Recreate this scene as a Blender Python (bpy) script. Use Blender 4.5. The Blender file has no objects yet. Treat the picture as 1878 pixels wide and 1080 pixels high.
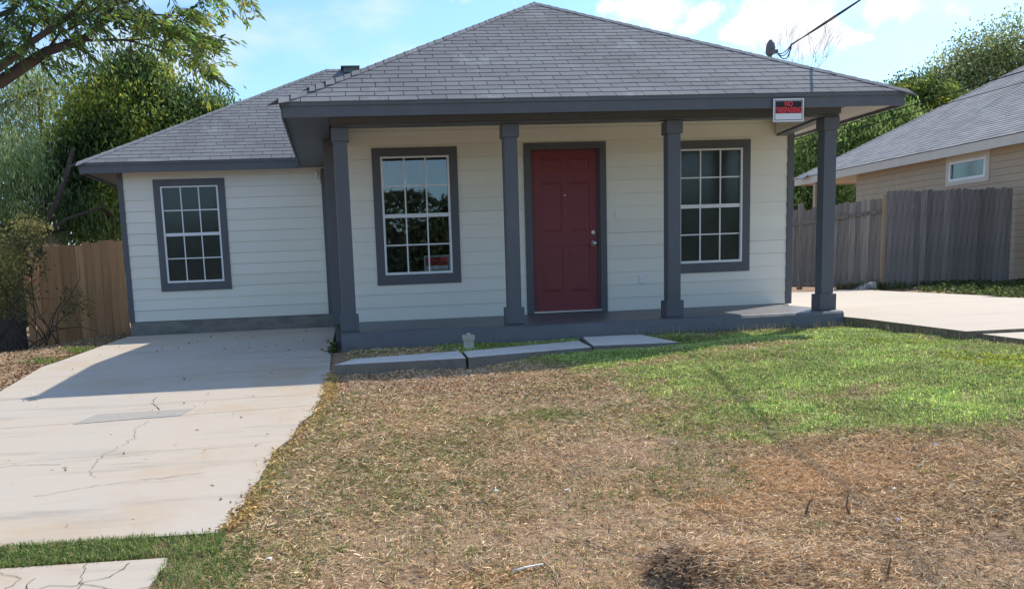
import bpy, math, random
import numpy as np
from mathutils import Vector, Matrix
R = math.radians
random.seed(7); rng = np.random.default_rng(11)
S = bpy.context.scene
col = S.collection

# ------------------------------------------------------------------ camera
CF = 1702.56; CCX = 821.2; CCY = 758.0; CP = (-2.5455, -11.9696, .6128)
YAW, PITCH, ROLL = R(6.4323), R(-8.7889), R(-2.2246)
fwd = Vector((math.sin(YAW)*math.cos(PITCH), math.cos(YAW)*math.cos(PITCH), math.sin(PITCH)))
rt = fwd.cross(Vector((0, 0, 1))).normalized(); up = rt.cross(fwd)
rt2 = rt*math.cos(ROLL)+up*math.sin(ROLL); up2 = -rt*math.sin(ROLL)+up*math.cos(ROLL)
cd = bpy.data.cameras.new('camera'); cam = bpy.data.objects.new('camera', cd); col.objects.link(cam)
cam.matrix_world = Matrix(((rt2.x, up2.x, -fwd.x, CP[0]), (rt2.y, up2.y, -fwd.y, CP[1]), (rt2.z, up2.z, -fwd.z, CP[2]), (0, 0, 0, 1)))
cd.sensor_width = 36; cd.lens = CF/1878*36; cd.sensor_fit = 'HORIZONTAL'
cd.shift_x = (939-CCX)/1878; cd.shift_y = (CCY-540)/1878
cd.clip_end = 1500; cd.clip_start = .05
S.camera = cam
def pray(u, v):                       # direction of a sight line, used to place things when measuring the photograph
    return (fwd+rt2*((u-CCX)/CF)-up2*((v-CCY)/CF))
def onY(u, v, Y):
    d = pray(u, v); t = (Y-CP[1])/d.y
    return Vector(CP)+d*t

# ------------------------------------------------------------------ light
SUN = Vector((.80, .65, 1.0)).normalized()
SUN_EL = math.asin(SUN.z); SUN_AZ = math.atan2(SUN.x, SUN.y)
sl = bpy.data.lights.new('sun', 'SUN'); sl.energy = 3.9; sl.angle = R(.55); sl.color = (1, .92, .80)
so = bpy.data.objects.new('sun', sl); col.objects.link(so)
so.rotation_euler = SUN.to_track_quat('Z', 'Y').to_euler()
W = bpy.data.worlds.new('World'); S.world = W; W.use_nodes = True
nt = W.node_tree; N = nt.nodes; L = nt.links; N.clear()
def nd(tree, typ, **kw):
    n = tree.nodes.new(typ)
    for k, v in kw.items():
        if k.startswith('i_'):
            n.inputs[k[2:]].default_value = v
        else: setattr(n, k, v)
    return n
sky = nd(nt, 'ShaderNodeTexSky', sky_type='NISHITA', sun_disc=False, sun_elevation=SUN_EL, sun_rotation=SUN_AZ, air_density=1.0, dust_density=.6, ozone_density=1.6)
tc = nd(nt, 'ShaderNodeTexCoord')
def math_(tree, op, a, b=None, c=None, clamp=False):
    n = tree.nodes.new('ShaderNodeMath'); n.operation = op; n.use_clamp = clamp
    for i, q in enumerate((a, b, c)):
        if q is None: continue
        if isinstance(q, (int, float)): n.inputs[i].default_value = q
        else: tree.links.new(q, n.inputs[i])
    return n.outputs[0]
# clouds: cumulus heaps towards given directions, plus thin high streaks everywhere
nz = nd(nt, 'ShaderNodeTexNoise', i_Scale=24.0, i_Detail=9.0, i_Roughness=.62); L.new(tc.outputs['Generated'], nz.inputs['Vector'])
blobs = []
for u, v, r in [(1400, 48, .040), (1450, 30, .045), (1500, 55, .034), (1350, 60, .026), (1545, 66, .02), (1215, 22, .036), (1150, 22, .026), (1285, 30, .022), (1120, 12, .02), (1620, 8, .03),  (1590, 70, .006),
                (1000, -260, .14), (300, -420, .16), (1900, -300, .15), (2300, 60, .06), (2500, -120, .1), (-400, 0, .08)]:
    d = pray(u, v).normalized()
    vm = nd(nt, 'ShaderNodeVectorMath', operation='SUBTRACT'); L.new(tc.outputs['Generated'], vm.inputs[0]); vm.inputs[1].default_value = d
    vs = nd(nt, 'ShaderNodeVectorMath', operation='MULTIPLY'); L.new(vm.outputs[0], vs.inputs[0]); vs.inputs[1].default_value = (1, 1, 1.7)
    ln = nd(nt, 'ShaderNodeVectorMath', operation='LENGTH'); L.new(vs.outputs[0], ln.inputs[0]); r *= 1.15
    blobs.append(math_(nt, 'SUBTRACT', 1.0, math_(nt, 'DIVIDE', ln.outputs['Value'], r)))
m = blobs[0]
for b in blobs[1:]: m = math_(nt, 'MAXIMUM', m, b)
m = math_(nt, 'ADD', m, math_(nt, 'MULTIPLY', math_(nt, 'SUBTRACT', nz.outputs['Fac'], .5), 3.0))
cum = nd(nt, 'ShaderNodeMapRange', interpolation_type='SMOOTHSTEP'); L.new(m, cum.inputs['Value'])
cum.inputs['From Min'].default_value = .0; cum.inputs['From Max'].default_value = .55
mp = nd(nt, 'ShaderNodeMapping'); mp.inputs['Scale'].default_value = (2.2, 2.2, 5.5); mp.inputs['Location'].default_value = (.3, .1, .42); mp.inputs['Rotation'].default_value = (.2, -.35, .3)
L.new(tc.outputs['Generated'], mp.inputs['Vector'])
n2 = nd(nt, 'ShaderNodeTexNoise', i_Scale=1.9, i_Detail=6.0, i_Roughness=.55); L.new(mp.outputs[0], n2.inputs['Vector'])
cir = nd(nt, 'ShaderNodeMapRange', interpolation_type='SMOOTHSTEP'); L.new(n2.outputs['Fac'], cir.inputs['Value'])
cir.inputs['From Min'].default_value = .44; cir.inputs['From Max'].default_value = .72; cir.inputs['To Max'].default_value = .7
allc = math_(nt, 'MAXIMUM', cum.outputs[0], cir.outputs[0])
sc = nd(nt, 'ShaderNodeMix', data_type='RGBA', blend_type='MULTIPLY'); sc.inputs[0].default_value = 1
L.new(sky.outputs[0], sc.inputs['A']); sc.inputs['B'].default_value = (.78, 1.0, 1.16, 1)
mx = nd(nt, 'ShaderNodeMix', data_type='RGBA'); L.new(allc, mx.inputs[0]); L.new(sc.outputs['Result'], mx.inputs['A']); mx.inputs['B'].default_value = (5.5, 5.7, 6.0, 1)
bg = nd(nt, 'ShaderNodeBackground'); bg.inputs['Strength'].default_value = .138; L.new(mx.outputs['Result'], bg.inputs[0])
wo = nd(nt, 'ShaderNodeOutputWorld'); L.new(bg.outputs[0], wo.inputs[0])
vs_ = S.view_settings; vs_.view_transform = 'Standard'; vs_.look = 'None'; vs_.gamma = 1; vs_.exposure = .45
try: vs_.use_curve_mapping = False
except Exception: pass
S.render.engine = 'CYCLES'
S.cycles.max_bounces = 6; S.cycles.transparent_max_bounces = 8

# ------------------------------------------------------------------ materials
def mat(name, base, rough=.8, spec=.3, var=0.0, noise=None, bump=None, islands=0.0, metal=0, col2=None, stripes=None, extra=None, transl=0, attr=None, coords='Object'):
    """base colour; noise=(scale, amount) mottling towards col2; bump=(scale,strength,dist); var = per-object value spread; islands = per-piece spread"""
    M = bpy.data.materials.new(name); M.use_nodes = True; t = M.node_tree; b = t.nodes['Principled BSDF']
    b.inputs['Roughness'].default_value = rough; b.inputs['Specular IOR Level'].default_value = spec; b.inputs['Metallic'].default_value = metal
    tcn = nd(t, 'ShaderNodeTexCoord')
    if coords == 'World':
        gm = nd(t, 'ShaderNodeNewGeometry'); vec = gm.outputs['Position']
    else: vec = tcn.outputs[coords]
    c = None
    if attr:
        a = nd(t, 'ShaderNodeAttribute', attribute_name=attr); c = a.outputs['Color']
    else:
        r = nd(t, 'ShaderNodeRGB'); r.outputs[0].default_value = (*base, 1); c = r.outputs[0]
    for (s_, amt, c2, th, stretch) in (noise or []):
        v2 = vec
        if stretch:
            q = nd(t, 'ShaderNodeMapping'); q.inputs['Scale'].default_value = stretch; t.links.new(vec, q.inputs['Vector']); v2 = q.outputs[0]
        n = nd(t, 'ShaderNodeTexNoise', i_Scale=s_, i_Detail=6.0, i_Roughness=.65); t.links.new(v2, n.inputs['Vector'])
        mr = nd(t, 'ShaderNodeMapRange', interpolation_type='SMOOTHSTEP'); t.links.new(n.outputs['Fac'], mr.inputs['Value'])
        mr.inputs['From Min'].default_value = th[0]; mr.inputs['From Max'].default_value = th[1]; mr.inputs['To Max'].default_value = amt
        k = nd(t, 'ShaderNodeMix', data_type='RGBA'); t.links.new(mr.outputs[0], k.inputs[0]); t.links.new(c, k.inputs['A']); k.inputs['B'].default_value = (*c2, 1)
        c = k.outputs['Result']
    if var or islands:
        oi = nd(t, 'ShaderNodeObjectInfo'); ge = nd(t, 'ShaderNodeNewGeometry')
        val = 1.0
        if var: val = math_(t, 'MULTIPLY_ADD', oi.outputs['Random'], 2*var, 1-var)
        if islands:
            v3 = math_(t, 'MULTIPLY_ADD', ge.outputs['Random Per Island'], 2*islands, 1-islands)
            val = math_(t, 'MULTIPLY', v3, val) if var else v3
        vm = nd(t, 'ShaderNodeVectorMath', operation='SCALE'); t.links.new(c, vm.inputs[0]); t.links.new(val, vm.inputs['Scale']); c = vm.outputs[0]
    t.links.new(c, b.inputs['Base Color'])
    hh = None
    for (s_, st, dist, stretch) in (bump or []):
        v2 = vec
        if stretch:
            q = nd(t, 'ShaderNodeMapping'); q.inputs['Scale'].default_value = stretch; t.links.new(vec, q.inputs['Vector']); v2 = q.outputs[0]
        n = nd(t, 'ShaderNodeTexNoise', i_Scale=s_, i_Detail=5.0, i_Roughness=.6); t.links.new(v2, n.inputs['Vector'])
        bp = nd(t, 'ShaderNodeBump'); bp.inputs['Strength'].default_value = st; bp.inputs['Distance'].default_value = dist
        t.links.new(n.outputs['Fac'], bp.inputs['Height'])
        if hh is not None: t.links.new(hh, bp.inputs['Normal'])
        hh = bp.outputs[0]
    if hh is not None: t.links.new(hh, b.inputs['Normal'])
    if transl:
        tr = nd(t, 'ShaderNodeBsdfTranslucent'); t.links.new(c, tr.inputs['Color'])
        ms = nd(t, 'ShaderNodeMixShader'); ms.inputs[0].default_value = transl
        t.links.new(b.outputs[0], ms.inputs[1]); t.links.new(tr.outputs[0], ms.inputs[2])
        t.links.new(ms.outputs[0], t.nodes['Material Output'].inputs['Surface'])
    return M
def glass(name, tint, refl_rough=.02, amount=1.0):
    M = bpy.data.materials.new(name); M.use_nodes = True; t = M.node_tree; t.nodes.remove(t.nodes['Principled BSDF'])
    tr = nd(t, 'ShaderNodeBsdfTransparent'); tr.inputs[0].default_value = (*tint, 1)
    gl = nd(t, 'ShaderNodeBsdfGlossy'); gl.inputs['Roughness'].default_value = refl_rough; gl.inputs['Color'].default_value = (.9, .95, 1, 1)
    fr = nd(t, 'ShaderNodeFresnel'); fr.inputs['IOR'].default_value = 1.75
    tcn = nd(t, 'ShaderNodeTexCoord'); n = nd(t, 'ShaderNodeTexNoise', i_Scale=2.0); t.links.new(tcn.outputs['Object'], n.inputs['Vector'])
    bp = nd(t, 'ShaderNodeBump'); bp.inputs['Strength'].default_value = .04; bp.inputs['Distance'].default_value = .004
    t.links.new(n.outputs['Fac'], bp.inputs['Height']); t.links.new(bp.outputs[0], gl.inputs['Normal'])
    ms = nd(t, 'ShaderNodeMixShader'); t.links.new(math_(t, 'MULTIPLY', fr.outputs[0], amount), ms.inputs[0])
    t.links.new(tr.outputs[0], ms.inputs[1]); t.links.new(gl.outputs[0], ms.inputs[2])
    t.links.new(ms.outputs[0], t.nodes['Material Output'].inputs['Surface'])
    return M
M = {}
M['siding'] = mat('siding_paint', (.80, .78, .69), .55, .35, var=.03, noise=[(2.5, .25, (.72, .70, .63), (.45, .75), (1, 1, 1)), (9, .3, (.66, .65, .58), (.6, .8), (.3, 1, 1))], bump=[(60, .25, .002, (.08, 1, 1)), (3, .1, .01, None)])
M['sheath'] = mat('wall_sheathing', (.10, .10, .095), 1, .05)  # dark backing; the shade of the siding laps is put into its colour
M['trim'] = mat('slate_trim_paint', (.106, .113, .126), .55, .35, noise=[(4, .45, (.138, .145, .156), (.42, .75), (1, 1, .4)), (30, .4, (.062, .066, .074), (.58, .8), None), (1.5, .3, (.11, .105, .10), (.5, .8), None)], bump=[(70, .3, .002, (.3, .3, 1)), (6, .2, .008, None)])
M['trim_lt'] = mat('pale_soffit', (.42, .39, .37), .8, .2, noise=[(5, .4, (.32, .29, .27), (.4, .7), (1, .2, 1))], bump=[(50, .2, .002, (1, .1, 1))])  # paler soffit tone, used along the right eave only
M['beige'] = mat('porch_ceiling_paint', (.55, .52, .45), .7, .3, noise=[(4, .3, (.5, .46, .38), (.4, .7), None)])
M['white'] = mat('white_vinyl', (.78, .80, .82), .4, .4, noise=[(12, .2, (.6, .62, .62), (.5, .8), None)])
M['door'] = mat('red_door_paint', (.215, .042, .048), .45, .4, noise=[(4, .3, (.15, .032, .036), (.4, .7), None)], bump=[(70, .15, .001, (1, 1, .1))])
M['metal'] = mat('brushed_nickel', (.6, .58, .54), .3, .5, metal=1)
M['found'] = mat('foundation_concrete', (.24, .23, .21), .9, .2, noise=[(5, .6, (.12, .12, .11), (.42, .68), (.6, 1, 1.4)), (14, .35, (.34, .33, .31), (.55, .8), None)], bump=[(30, .5, .006, None)])
M['slabpaint'] = mat('painted_porch_concrete', (.112, .117, .128), .42, .6, noise=[(3, .4, (.068, .074, .085), (.4, .7), None), (16, .4, (.14, .145, .15), (.62, .8), None)], bump=[(14, .5, .012, None), (80, .25, .003, None)])
M['shingle'] = mat('asphalt_shingle', (.212, .22, .236), .95, .12, var=.07, islands=.09, coords='World', noise=[(.9, .5, (.145, .147, .16), (.40, .62), None), (1.7, .8, (.36, .38, .40), (.56, .76), (1.3, .5, .5)), (260, .5, (.12, .12, .13), (.45, .65), None)], bump=[(350, .5, .003, None)])
M['shgap'] = mat('roof_felt', (.045, .045, .05), .95, .1)
M['shingle2'] = mat('grey_neighbour_shingle', (.36, .355, .365), .95, .1, islands=.14, coords='World', noise=[(1.2, .4, (.28, .28, .29), (.42, .65), None), (200, .4, (.2, .2, .21), (.45, .65), None)], bump=[(250, .5, .003, None)])
M['tan'] = mat('tan_siding', (.45, .36, .265), .7, .25, var=.03, noise=[(3, .3, (.38, .3, .22), (.4, .7), None)], bump=[(50, .2, .002, (1, .08, 1))])
M['tantrim'] = mat('pale_trim', (.62, .57, .50), .7, .25, noise=[(3, .3, (.5, .45, .4), (.4, .7), None)])
STR = (14, 14, .9)
M['greywood'] = mat('weathered_fence_wood', (.255, .230, .208), .9, .15, var=.25, noise=[(1.6, .75, (.11, .098, .088), (.45, .7), STR), (.9, .5, (.42, .39, .365), (.5, .75), (6, 6, .6)), (7, .8, (.05, .045, .04), (.70, .76), (2, 2, 1.2))], bump=[(3, .6, .006, STR)])
M['brownwood'] = mat('brown_fence_wood', (.50, .285, .145), .85, .15, var=.2, noise=[(1.6, .6, (.23, .14, .08), (.45, .7), STR), (.9, .45, (.36, .25, .15), (.5, .75), (6, 6, .6)), (6, .9, (.05, .03, .02), (.70, .75), (2, 2, 1.2))], bump=[(3, .6, .006, STR)])
M['tanpost'] = mat('new_wood_post', (.40, .28, .18), .85, .15, noise=[(1.6, .5, (.3, .2, .12), (.45, .7), STR)])
M['darkwood'] = mat('shade_dark_wood', (.075, .058, .050), .9, .15, var=.2, noise=[(1.6, .5, (.04, .03, .028), (.45, .7), STR)])  # wood darkened so its colour carries the low fence's deep shade
M['conc'] = mat('driveway_concrete', (.50, .435, .36), .85, .25, coords='World',
    noise=[(.9, .75, (.47, .355, .24), (.50, .70), (1, .9, 1)), (2.3, .75, (.30, .275, .24), (.52, .72), (.25, 1.6, 1)), (5.5, .35, (.36, .32, .28), (.56, .74), (.4, 1.5, 1)), (24, .35, (.56, .50, .43), (.55, .75), None), (90, .25, (.40, .36, .32), (.62, .72), None), (.6, .35, (.48, .45, .42), (.5, .7), None)], bump=[(120, .3, .002, None), (9, .15, .006, None)])
M['conc2'] = mat('pale_concrete_right', (.54, .475, .395), .85, .25, coords='World', noise=[(.7, .7, (.50, .43, .35), (.48, .68), (.5, 1, 1)), (3, .5, (.42, .37, .32), (.55, .72), (.3, 1.2, 1)), (60, .25, (.5, .46, .42), (.6, .72), None)], bump=[(120, .3, .002, None)])
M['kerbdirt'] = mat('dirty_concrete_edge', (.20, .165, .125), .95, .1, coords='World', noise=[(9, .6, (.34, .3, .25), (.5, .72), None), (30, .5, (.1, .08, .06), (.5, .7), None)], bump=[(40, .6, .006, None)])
M['walkc'] = mat('walkway_concrete', (.68, .64, .59), .9, .2, coords='World', noise=[(3, .45, (.36, .34, .31), (.5, .7), None), (30, .35, (.28, .26, .24), (.58, .72), None)], bump=[(60, .4, .004, None)])
M['walkside'] = mat('dark_slab_edge', (.22, .20, .175), .95, .1, coords='World', noise=[(7, .6, (.12, .11, .09), (.45, .7), None), (25, .5, (.34, .32, .29), (.55, .75), None)], bump=[(40, .7, .008, None)])  # slab sides, darker than the tops
M['patchc'] = mat('patch_cement', (.37, .345, .31), .9, .2, coords='World', noise=[(40, .6, (.47, .44, .40), (.5, .7), (.5, 1.5, 1)), (5, .4, (.28, .28, .28), (.5, .7), None)], bump=[(70, .4, .004, None)])
M['crack'] = mat('crack_dirt', (.085, .07, .055), 1, .05)
M['soil'] = mat('soil', (.37, .25, .155), 1, .08, coords='World', noise=[(1.3, .6, (.44, .31, .21), (.45, .7), None), (1.9, .8, (.16, .115, .085), (.52, .68), None), (7, .6, (.17, .12, .088), (.50, .72), None), (45, .6, (.50, .37, .26), (.52, .7), None), (150, .5, (.12, .085, .065), (.5, .65), None)], bump=[(45, .8, .02, None), (160, .6, .008, None)])
M['grass'] = mat('grass_blades', (.1, .2, .05), .6, .25, attr='Col', transl=.35)
M['straw'] = mat('dry_grass', (.4, .3, .18), .8, .15, attr='Col', transl=.15)
M['leaf'] = mat('tree_leaves', (.1, .2, .05), .55, .35, attr='Col', transl=.5)
M['twigbark'] = mat('pale_twigs', (.30, .255, .22), .95, .1)
M['bark'] = mat('bark', (.085, .068, .058), .95, .1, noise=[(12, .5, (.16, .14, .12), (.5, .7), (1, 1, .3))], bump=[(20, .8, .02, (1, 1, .25))])
M['glass'] = glass('window_glass', (.86, .9, .9), .015, 1.25)
M['glass_scr'] = glass('screened_glass', (.80, .82, .80), .12, .32)
M['screen'] = mat('insect_screen', (.105, .108, .098), .7, .2, noise=[(3, .5, (.14, .145, .13), (.45, .7), None)])
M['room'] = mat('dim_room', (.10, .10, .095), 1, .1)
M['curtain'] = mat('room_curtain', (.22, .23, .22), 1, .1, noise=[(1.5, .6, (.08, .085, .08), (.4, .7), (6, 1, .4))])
M['pvc'] = mat('dirty_pvc', (.55, .52, .44), .6, .3, noise=[(8, .5, (.36, .32, .25), (.45, .7), None)])
M['dgrey'] = mat('grey_metal_pipe', (.16, .165, .17), .6, .4, metal=.3, noise=[(12, .4, (.1, .1, .1), (.45, .7), None)])
M['black'] = mat('black_rubber', (.02, .02, .022), .6, .3)
M['solar'] = mat('solar_cell', (.03, .05, .12), .25, .5)
M['signwhite'] = mat('sign_white', (.75, .76, .78), .5, .3); M['signblack'] = mat('sign_black', (.02, .02, .023), .5, .3); M['signred'] = mat('sign_red', (.85, .05, .07), .5, .3)
M['stick'] = mat('dry_stick', (.42, .33, .24), .9, .1, noise=[(20, .5, (.28, .2, .14), (.45, .7), None)])
M['stickdark'] = mat('dark_root', (.19, .135, .10), .9, .1)
M['paper'] = mat('white_scrap', (.8, .79, .76), .7, .2)
M['stump'] = mat('fibrous_root_mat', (.21, .145, .10), 1, .08, coords='World', noise=[(6, .7, (.40, .29, .2), (.5, .72), (1, 1, .5)), (50, .6, (.08, .055, .04), (.5, .66), None), (90, .5, (.4, .3, .2), (.6, .7), None)], bump=[(30, 1, .03, None), (120, .8, .01, None)])

# ------------------------------------------------------------------ helpers
def tag(o, label=None, cat=None, group=None, kind=None):
    if label: o['label'] = label
    if cat: o['category'] = cat
    if group: o['group'] = group
    if kind: o['kind'] = kind
    return o
def empty(name, loc=(0, 0, 0)):
    o = bpy.data.objects.new(name, None); o.location = loc; o.empty_display_size = .2; col.objects.link(o); return o
def link(name, me, parent=None, m=None):
    o = bpy.data.objects.new(name, me); col.objects.link(o)
    if m is not None and not me.materials: me.materials.append(M[m] if isinstance(m, str) else m)
    if parent is not None:
        o.parent = parent; o.matrix_parent_inverse = Matrix.Translation(-parent.matrix_basis.translation) if parent.parent is None else Matrix.Identity(4)
    return o
class MB:
    """collects simple shapes; build() links them as one mesh object"""
    def __init__(s): s.v = []; s.f = []; s.mi = []
    def add(s, vs, fs, mi=0):
        k = len(s.v); s.v += [tuple(q) for q in vs]; s.f += [tuple(i+k for i in f) for f in fs]; s.mi += [mi]*len(fs); return s
    def hexa(s, p, mi=0):             # 8 points: bottom loop 0-3, top loop 4-7
        return s.add(p, [(0, 3, 2, 1), (4, 5, 6, 7), (0, 1, 5, 4), (1, 2, 6, 5), (2, 3, 7, 6), (3, 0, 4, 7)], mi)
    def box(s, x0, x1, y0, y1, z0, z1, mi=0):
        return s.hexa([(x0, y0, z0), (x1, y0, z0), (x1, y1, z0), (x0, y1, z0), (x0, y0, z1), (x1, y0, z1), (x1, y1, z1), (x0, y1, z1)], mi)
    def cyl(s, p0, p1, r0, r1=None, n=12, cap=True, mi=0):
        r1 = r0 if r1 is None else r1
        return s.tube([p0, p1], [r0, r1], n, cap, mi)
    def tube(s, pts, rad, n=8, cap=True, mi=0):
        pts = [Vector(p) for p in pts]; rings = []; vs = []; fs = []
        prev = None
        for i, p in enumerate(pts):
            d = (pts[min(i+1, len(pts)-1)]-pts[max(i-1, 0)]).normalized()
            a = Vector((0, 0, 1)) if abs(d.z) < .9 else Vector((1, 0, 0))
            if prev is None: u = d.cross(a).normalized()
            else: u = (prev-d*prev.dot(d)).normalized()
            prev = u; w = d.cross(u)
            for k in range(n):
                t = 2*math.pi*k/n; vs.append(p+(u*math.cos(t)+w*math.sin(t))*rad[i])
        for i in range(len(pts)-1):
            for k in range(n):
                a = i*n+k; b = i*n+(k+1) % n; fs.append((a, b, b+n, a+n))
        if cap: fs.append(tuple(range(n))[::-1]); fs.append(tuple((len(pts)-1)*n+k for k in range(n)))
        return s.add(vs, fs, mi)
    def mesh(s, name, mats):
        me = bpy.data.meshes.new(name); me.from_pydata(s.v, [], s.f)
        for q in (mats if isinstance(mats, (list, tuple)) else [mats]): me.materials.append(M[q] if isinstance(q, str) else q)
        if any(s.mi): me.polygons.foreach_set('material_index', s.mi)
        me.update(); return me
    def build(s, name, mats, parent=None, bevel=0, smooth=False):
        me = s.mesh(name, mats); o = link(name, me, parent)
        if smooth: me.polygons.foreach_set('use_smooth', [True]*len(me.polygons))
        if bevel:
            b = o.modifiers.new('bevel', 'BEVEL'); b.width = bevel; b.segments = 2; b.limit_method = 'ANGLE'
        return o
def fast(name, V, F, m, colors=None, parent=None):
    """V (n,3), F (k,3) triangles"""
    me = bpy.data.meshes.new(name); V = np.asarray(V, np.float32); F = np.asarray(F, np.int32)
    me.vertices.add(len(V)); me.vertices.foreach_set('co', V.ravel())
    me.loops.add(F.size); me.loops.foreach_set('vertex_index', F.ravel())
    me.polygons.add(len(F)); me.polygons.foreach_set('loop_start', np.arange(0, F.size, F.shape[1], dtype=np.int32))
    if colors is not None:
        a = me.color_attributes.new('Col', 'FLOAT_COLOR', 'POINT'); c4 = np.ones((len(V), 4), np.float32); c4[:, :3] = colors; a.data.foreach_set('color', c4.ravel())
    me.update(calc_edges=True); me.validate()
    return link(name, me, parent, m)
def sstep(a, b, x):
    t = np.clip((x-a)/(b-a), 0, 1); return t*t*(3-2*t)
def vnoise(x, y, seed=0):
    """cheap smooth value noise on arrays"""
    def h(i, j):
        q = np.sin(i*127.1+j*311.7+seed*74.7)*43758.5453; return q-np.floor(q)
    xi = np.floor(x); yi = np.floor(y); xf = x-xi; yf = y-yi
    u = xf*xf*(3-2*xf); v = yf*yf*(3-2*yf)
    return (h(xi, yi)*(1-u)+h(xi+1, yi)*u)*(1-v)+(h(xi, yi+1)*(1-u)+h(xi+1, yi+1)*u)*v
def fbm(x, y, seed=0, o=4):
    r = 0; a = .5
    for k in range(o): r = r+a*vnoise(x*2**k, y*2**k, seed+k); a /= 2
    return r/(1-.5**o)

def xr_edge(y):       # ragged right edge of the left driveway
    e = np.interp(y, [-7.45, -7.2, -6.2, -5.2, -4.4, -3.3, 2, 3], [-3.22, -3.14, -3.02, -2.82, -2.72, -2.66, -2.61, -2.61])
    return e+(fbm(np.asarray(y)*4.0, 0*np.asarray(y), 5)-.5)*.10*sstep(-3.4, -4.6, y)
def xl_edge(y): return np.interp(y, [-7.5, -3.3, -1.2, 3], [-5.62, -5.6, -5.62, -5.79])
# ------------------------------------------------------------------ ground
def g0(x, y):
    x = np.asarray(x, float); y = np.asarray(y, float)
    base = -.22+0*x
    k = .075*(1-.62*sstep(0, 3.6, x))
    base = base+k*np.clip(y+2, -11, 0)
    base = base+.125*sstep(-1.2, 1.5, x)*(1-.65*sstep(2.1, 3.1, x))*sstep(-2.6, -3.5, y)
    base = base-.20*sstep(-6.1, -7.6, x)*sstep(0, 3.5, y)
    return base
MOUND = (-.85, -8.25)
def gh(x, y):
    """ground height with lumps; sunk under the concrete"""
    z = g0(x, y)
    nf = np.minimum(1, sstep(.0, .30, x-xr_edge(y))+sstep(-7.9, -8.3, y)*sstep(-3.4, -3.2, x)+sstep(0, .3, xl_edge(y)-x)+(y > 3.2))
    z = z-.02*(1-nf)+nf*((fbm(x*1.6, y*1.6, 3)-.5)*.05+(fbm(x*9, y*9, 9, 3)-.5)*.018)
    z = z+.05*np.exp(-(((x-.6)/1.1)**2+((y+7.9)/.5)**2))
    z = z+.095*sstep(-1.32, -1.02, x+.05*np.sin(y*17))*np.exp(-((np.clip(x+1.0, 0, 9))/.42)**2)*np.exp(-((y+8.36)/.25)**2)
    under = ((x > xl_edge(y)+.04) & (x < xr_edge(y)-.05) & (y > -7.34) & (y < 3.1)) | ((x < -3.52) & (x > -7.5) & (y < -7.76) & (y > -9.3)) | ((x > -2.6) & (x < 3.25) & (y > -1.75)) | ((x > 3.35) & (x < 7.1) & (y > -9) & (y < 8) | ((x > 3.35) & (x < 7.1+.25*np.clip(y-1.2, 0, 7)) & (y > 1.2) & (y < 8.1)))
    return np.where(under, g0(x, y)-.10, z)
def axis(a, b, fine, far, n):
    t = np.linspace(0, 1, n)[1:]**2.4
    return np.concatenate([(a-(far*t))[::-1], np.arange(a, b, fine), b+far*t])
xs = axis(-7.5, 5.2, .045, 260, 26); ys = axis(-9.6, -1.5, .045, 320, 32)
GX, GY = np.meshgrid(xs, ys); GZ = gh(GX, GY)
nx, ny = len(xs), len(ys)
idx = np.arange(nx*ny).reshape(ny, nx)
F4 = np.stack([idx[:-1, :-1].ravel(), idx[:-1, 1:].ravel(), idx[1:, 1:].ravel(), idx[1:, :-1].ravel()], 1)
gr = fast('ground', np.stack([GX.ravel(), GY.ravel(), GZ.ravel()], 1), F4, 'soil')
gr.data.polygons.foreach_set('use_smooth', [True]*len(gr.data.polygons))
tag(gr, kind='structure')

# ------------------------------------------------------------------ driveways, walks
def sheet(name, ylo, yhi, xlo, xhi, zf, m, parent, th=.10, ny=24, nx=10, slant=0, side='kerbdirt', taper=False):
    """slab with a top following zf, ragged edges given by functions, and real thickness"""
    t = np.linspace(0, 1, ny); V = []; F = []
    for j in range(ny):
        for i in range(nx):
            s_ = i/(nx-1)
            yy = ylo+(yhi-ylo)*t[j]
            a, b = float(xlo(yy)), float(xhi(yy)); x = a+(b-a)*s_
            y = yy+slant*(s_-.5)*(t[j] if taper else 1)
            V.append((x, y, float(zf(x, y))))
    for j in range(ny-1):
        for i in range(nx-1):
            a = j*nx+i; F.append((a, a+1, a+nx+1, a+nx))
    bd = [i for i in range(nx)]+[j*nx+nx-1 for j in range(1, ny)]+[(ny-1)*nx+i for i in range(nx-2, -1, -1)]+[j*nx for j in range(ny-2, 0, -1)]
    k = len(V)
    for b_ in bd: V.append((V[b_][0], V[b_][1], V[b_][2]-th))
    n = len(bd); nt_ = len(F)
    for q in range(n): F.append((bd[(q+1) % n], bd[q], k+q, k+(q+1) % n))
    mb = MB(); mb.add(V, F); mb.mi = [0]*nt_+[1]*n; return mb.build(name, [m, side], parent)
drv = tag(empty('driveway', (-4.2, -2, -.22)), kind='structure')
zd = lambda x, y: float(-.22+(.075*(y+2) if y < -2 else 0))+.004
J1 = -4.72
sheet('concrete_slab', J1+.003, 3.0, xl_edge, xr_edge, zd, 'conc', drv, ny=60, slant=.28)
sheet('concrete_slab', -5.80, J1-.003, xl_edge, xr_edge, zd, 'conc', drv, ny=26, slant=.28)
sheet('concrete_slab', -7.42, -5.803, xl_edge, xr_edge, zd, 'conc', drv, ny=50, slant=.28, taper=True)
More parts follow.
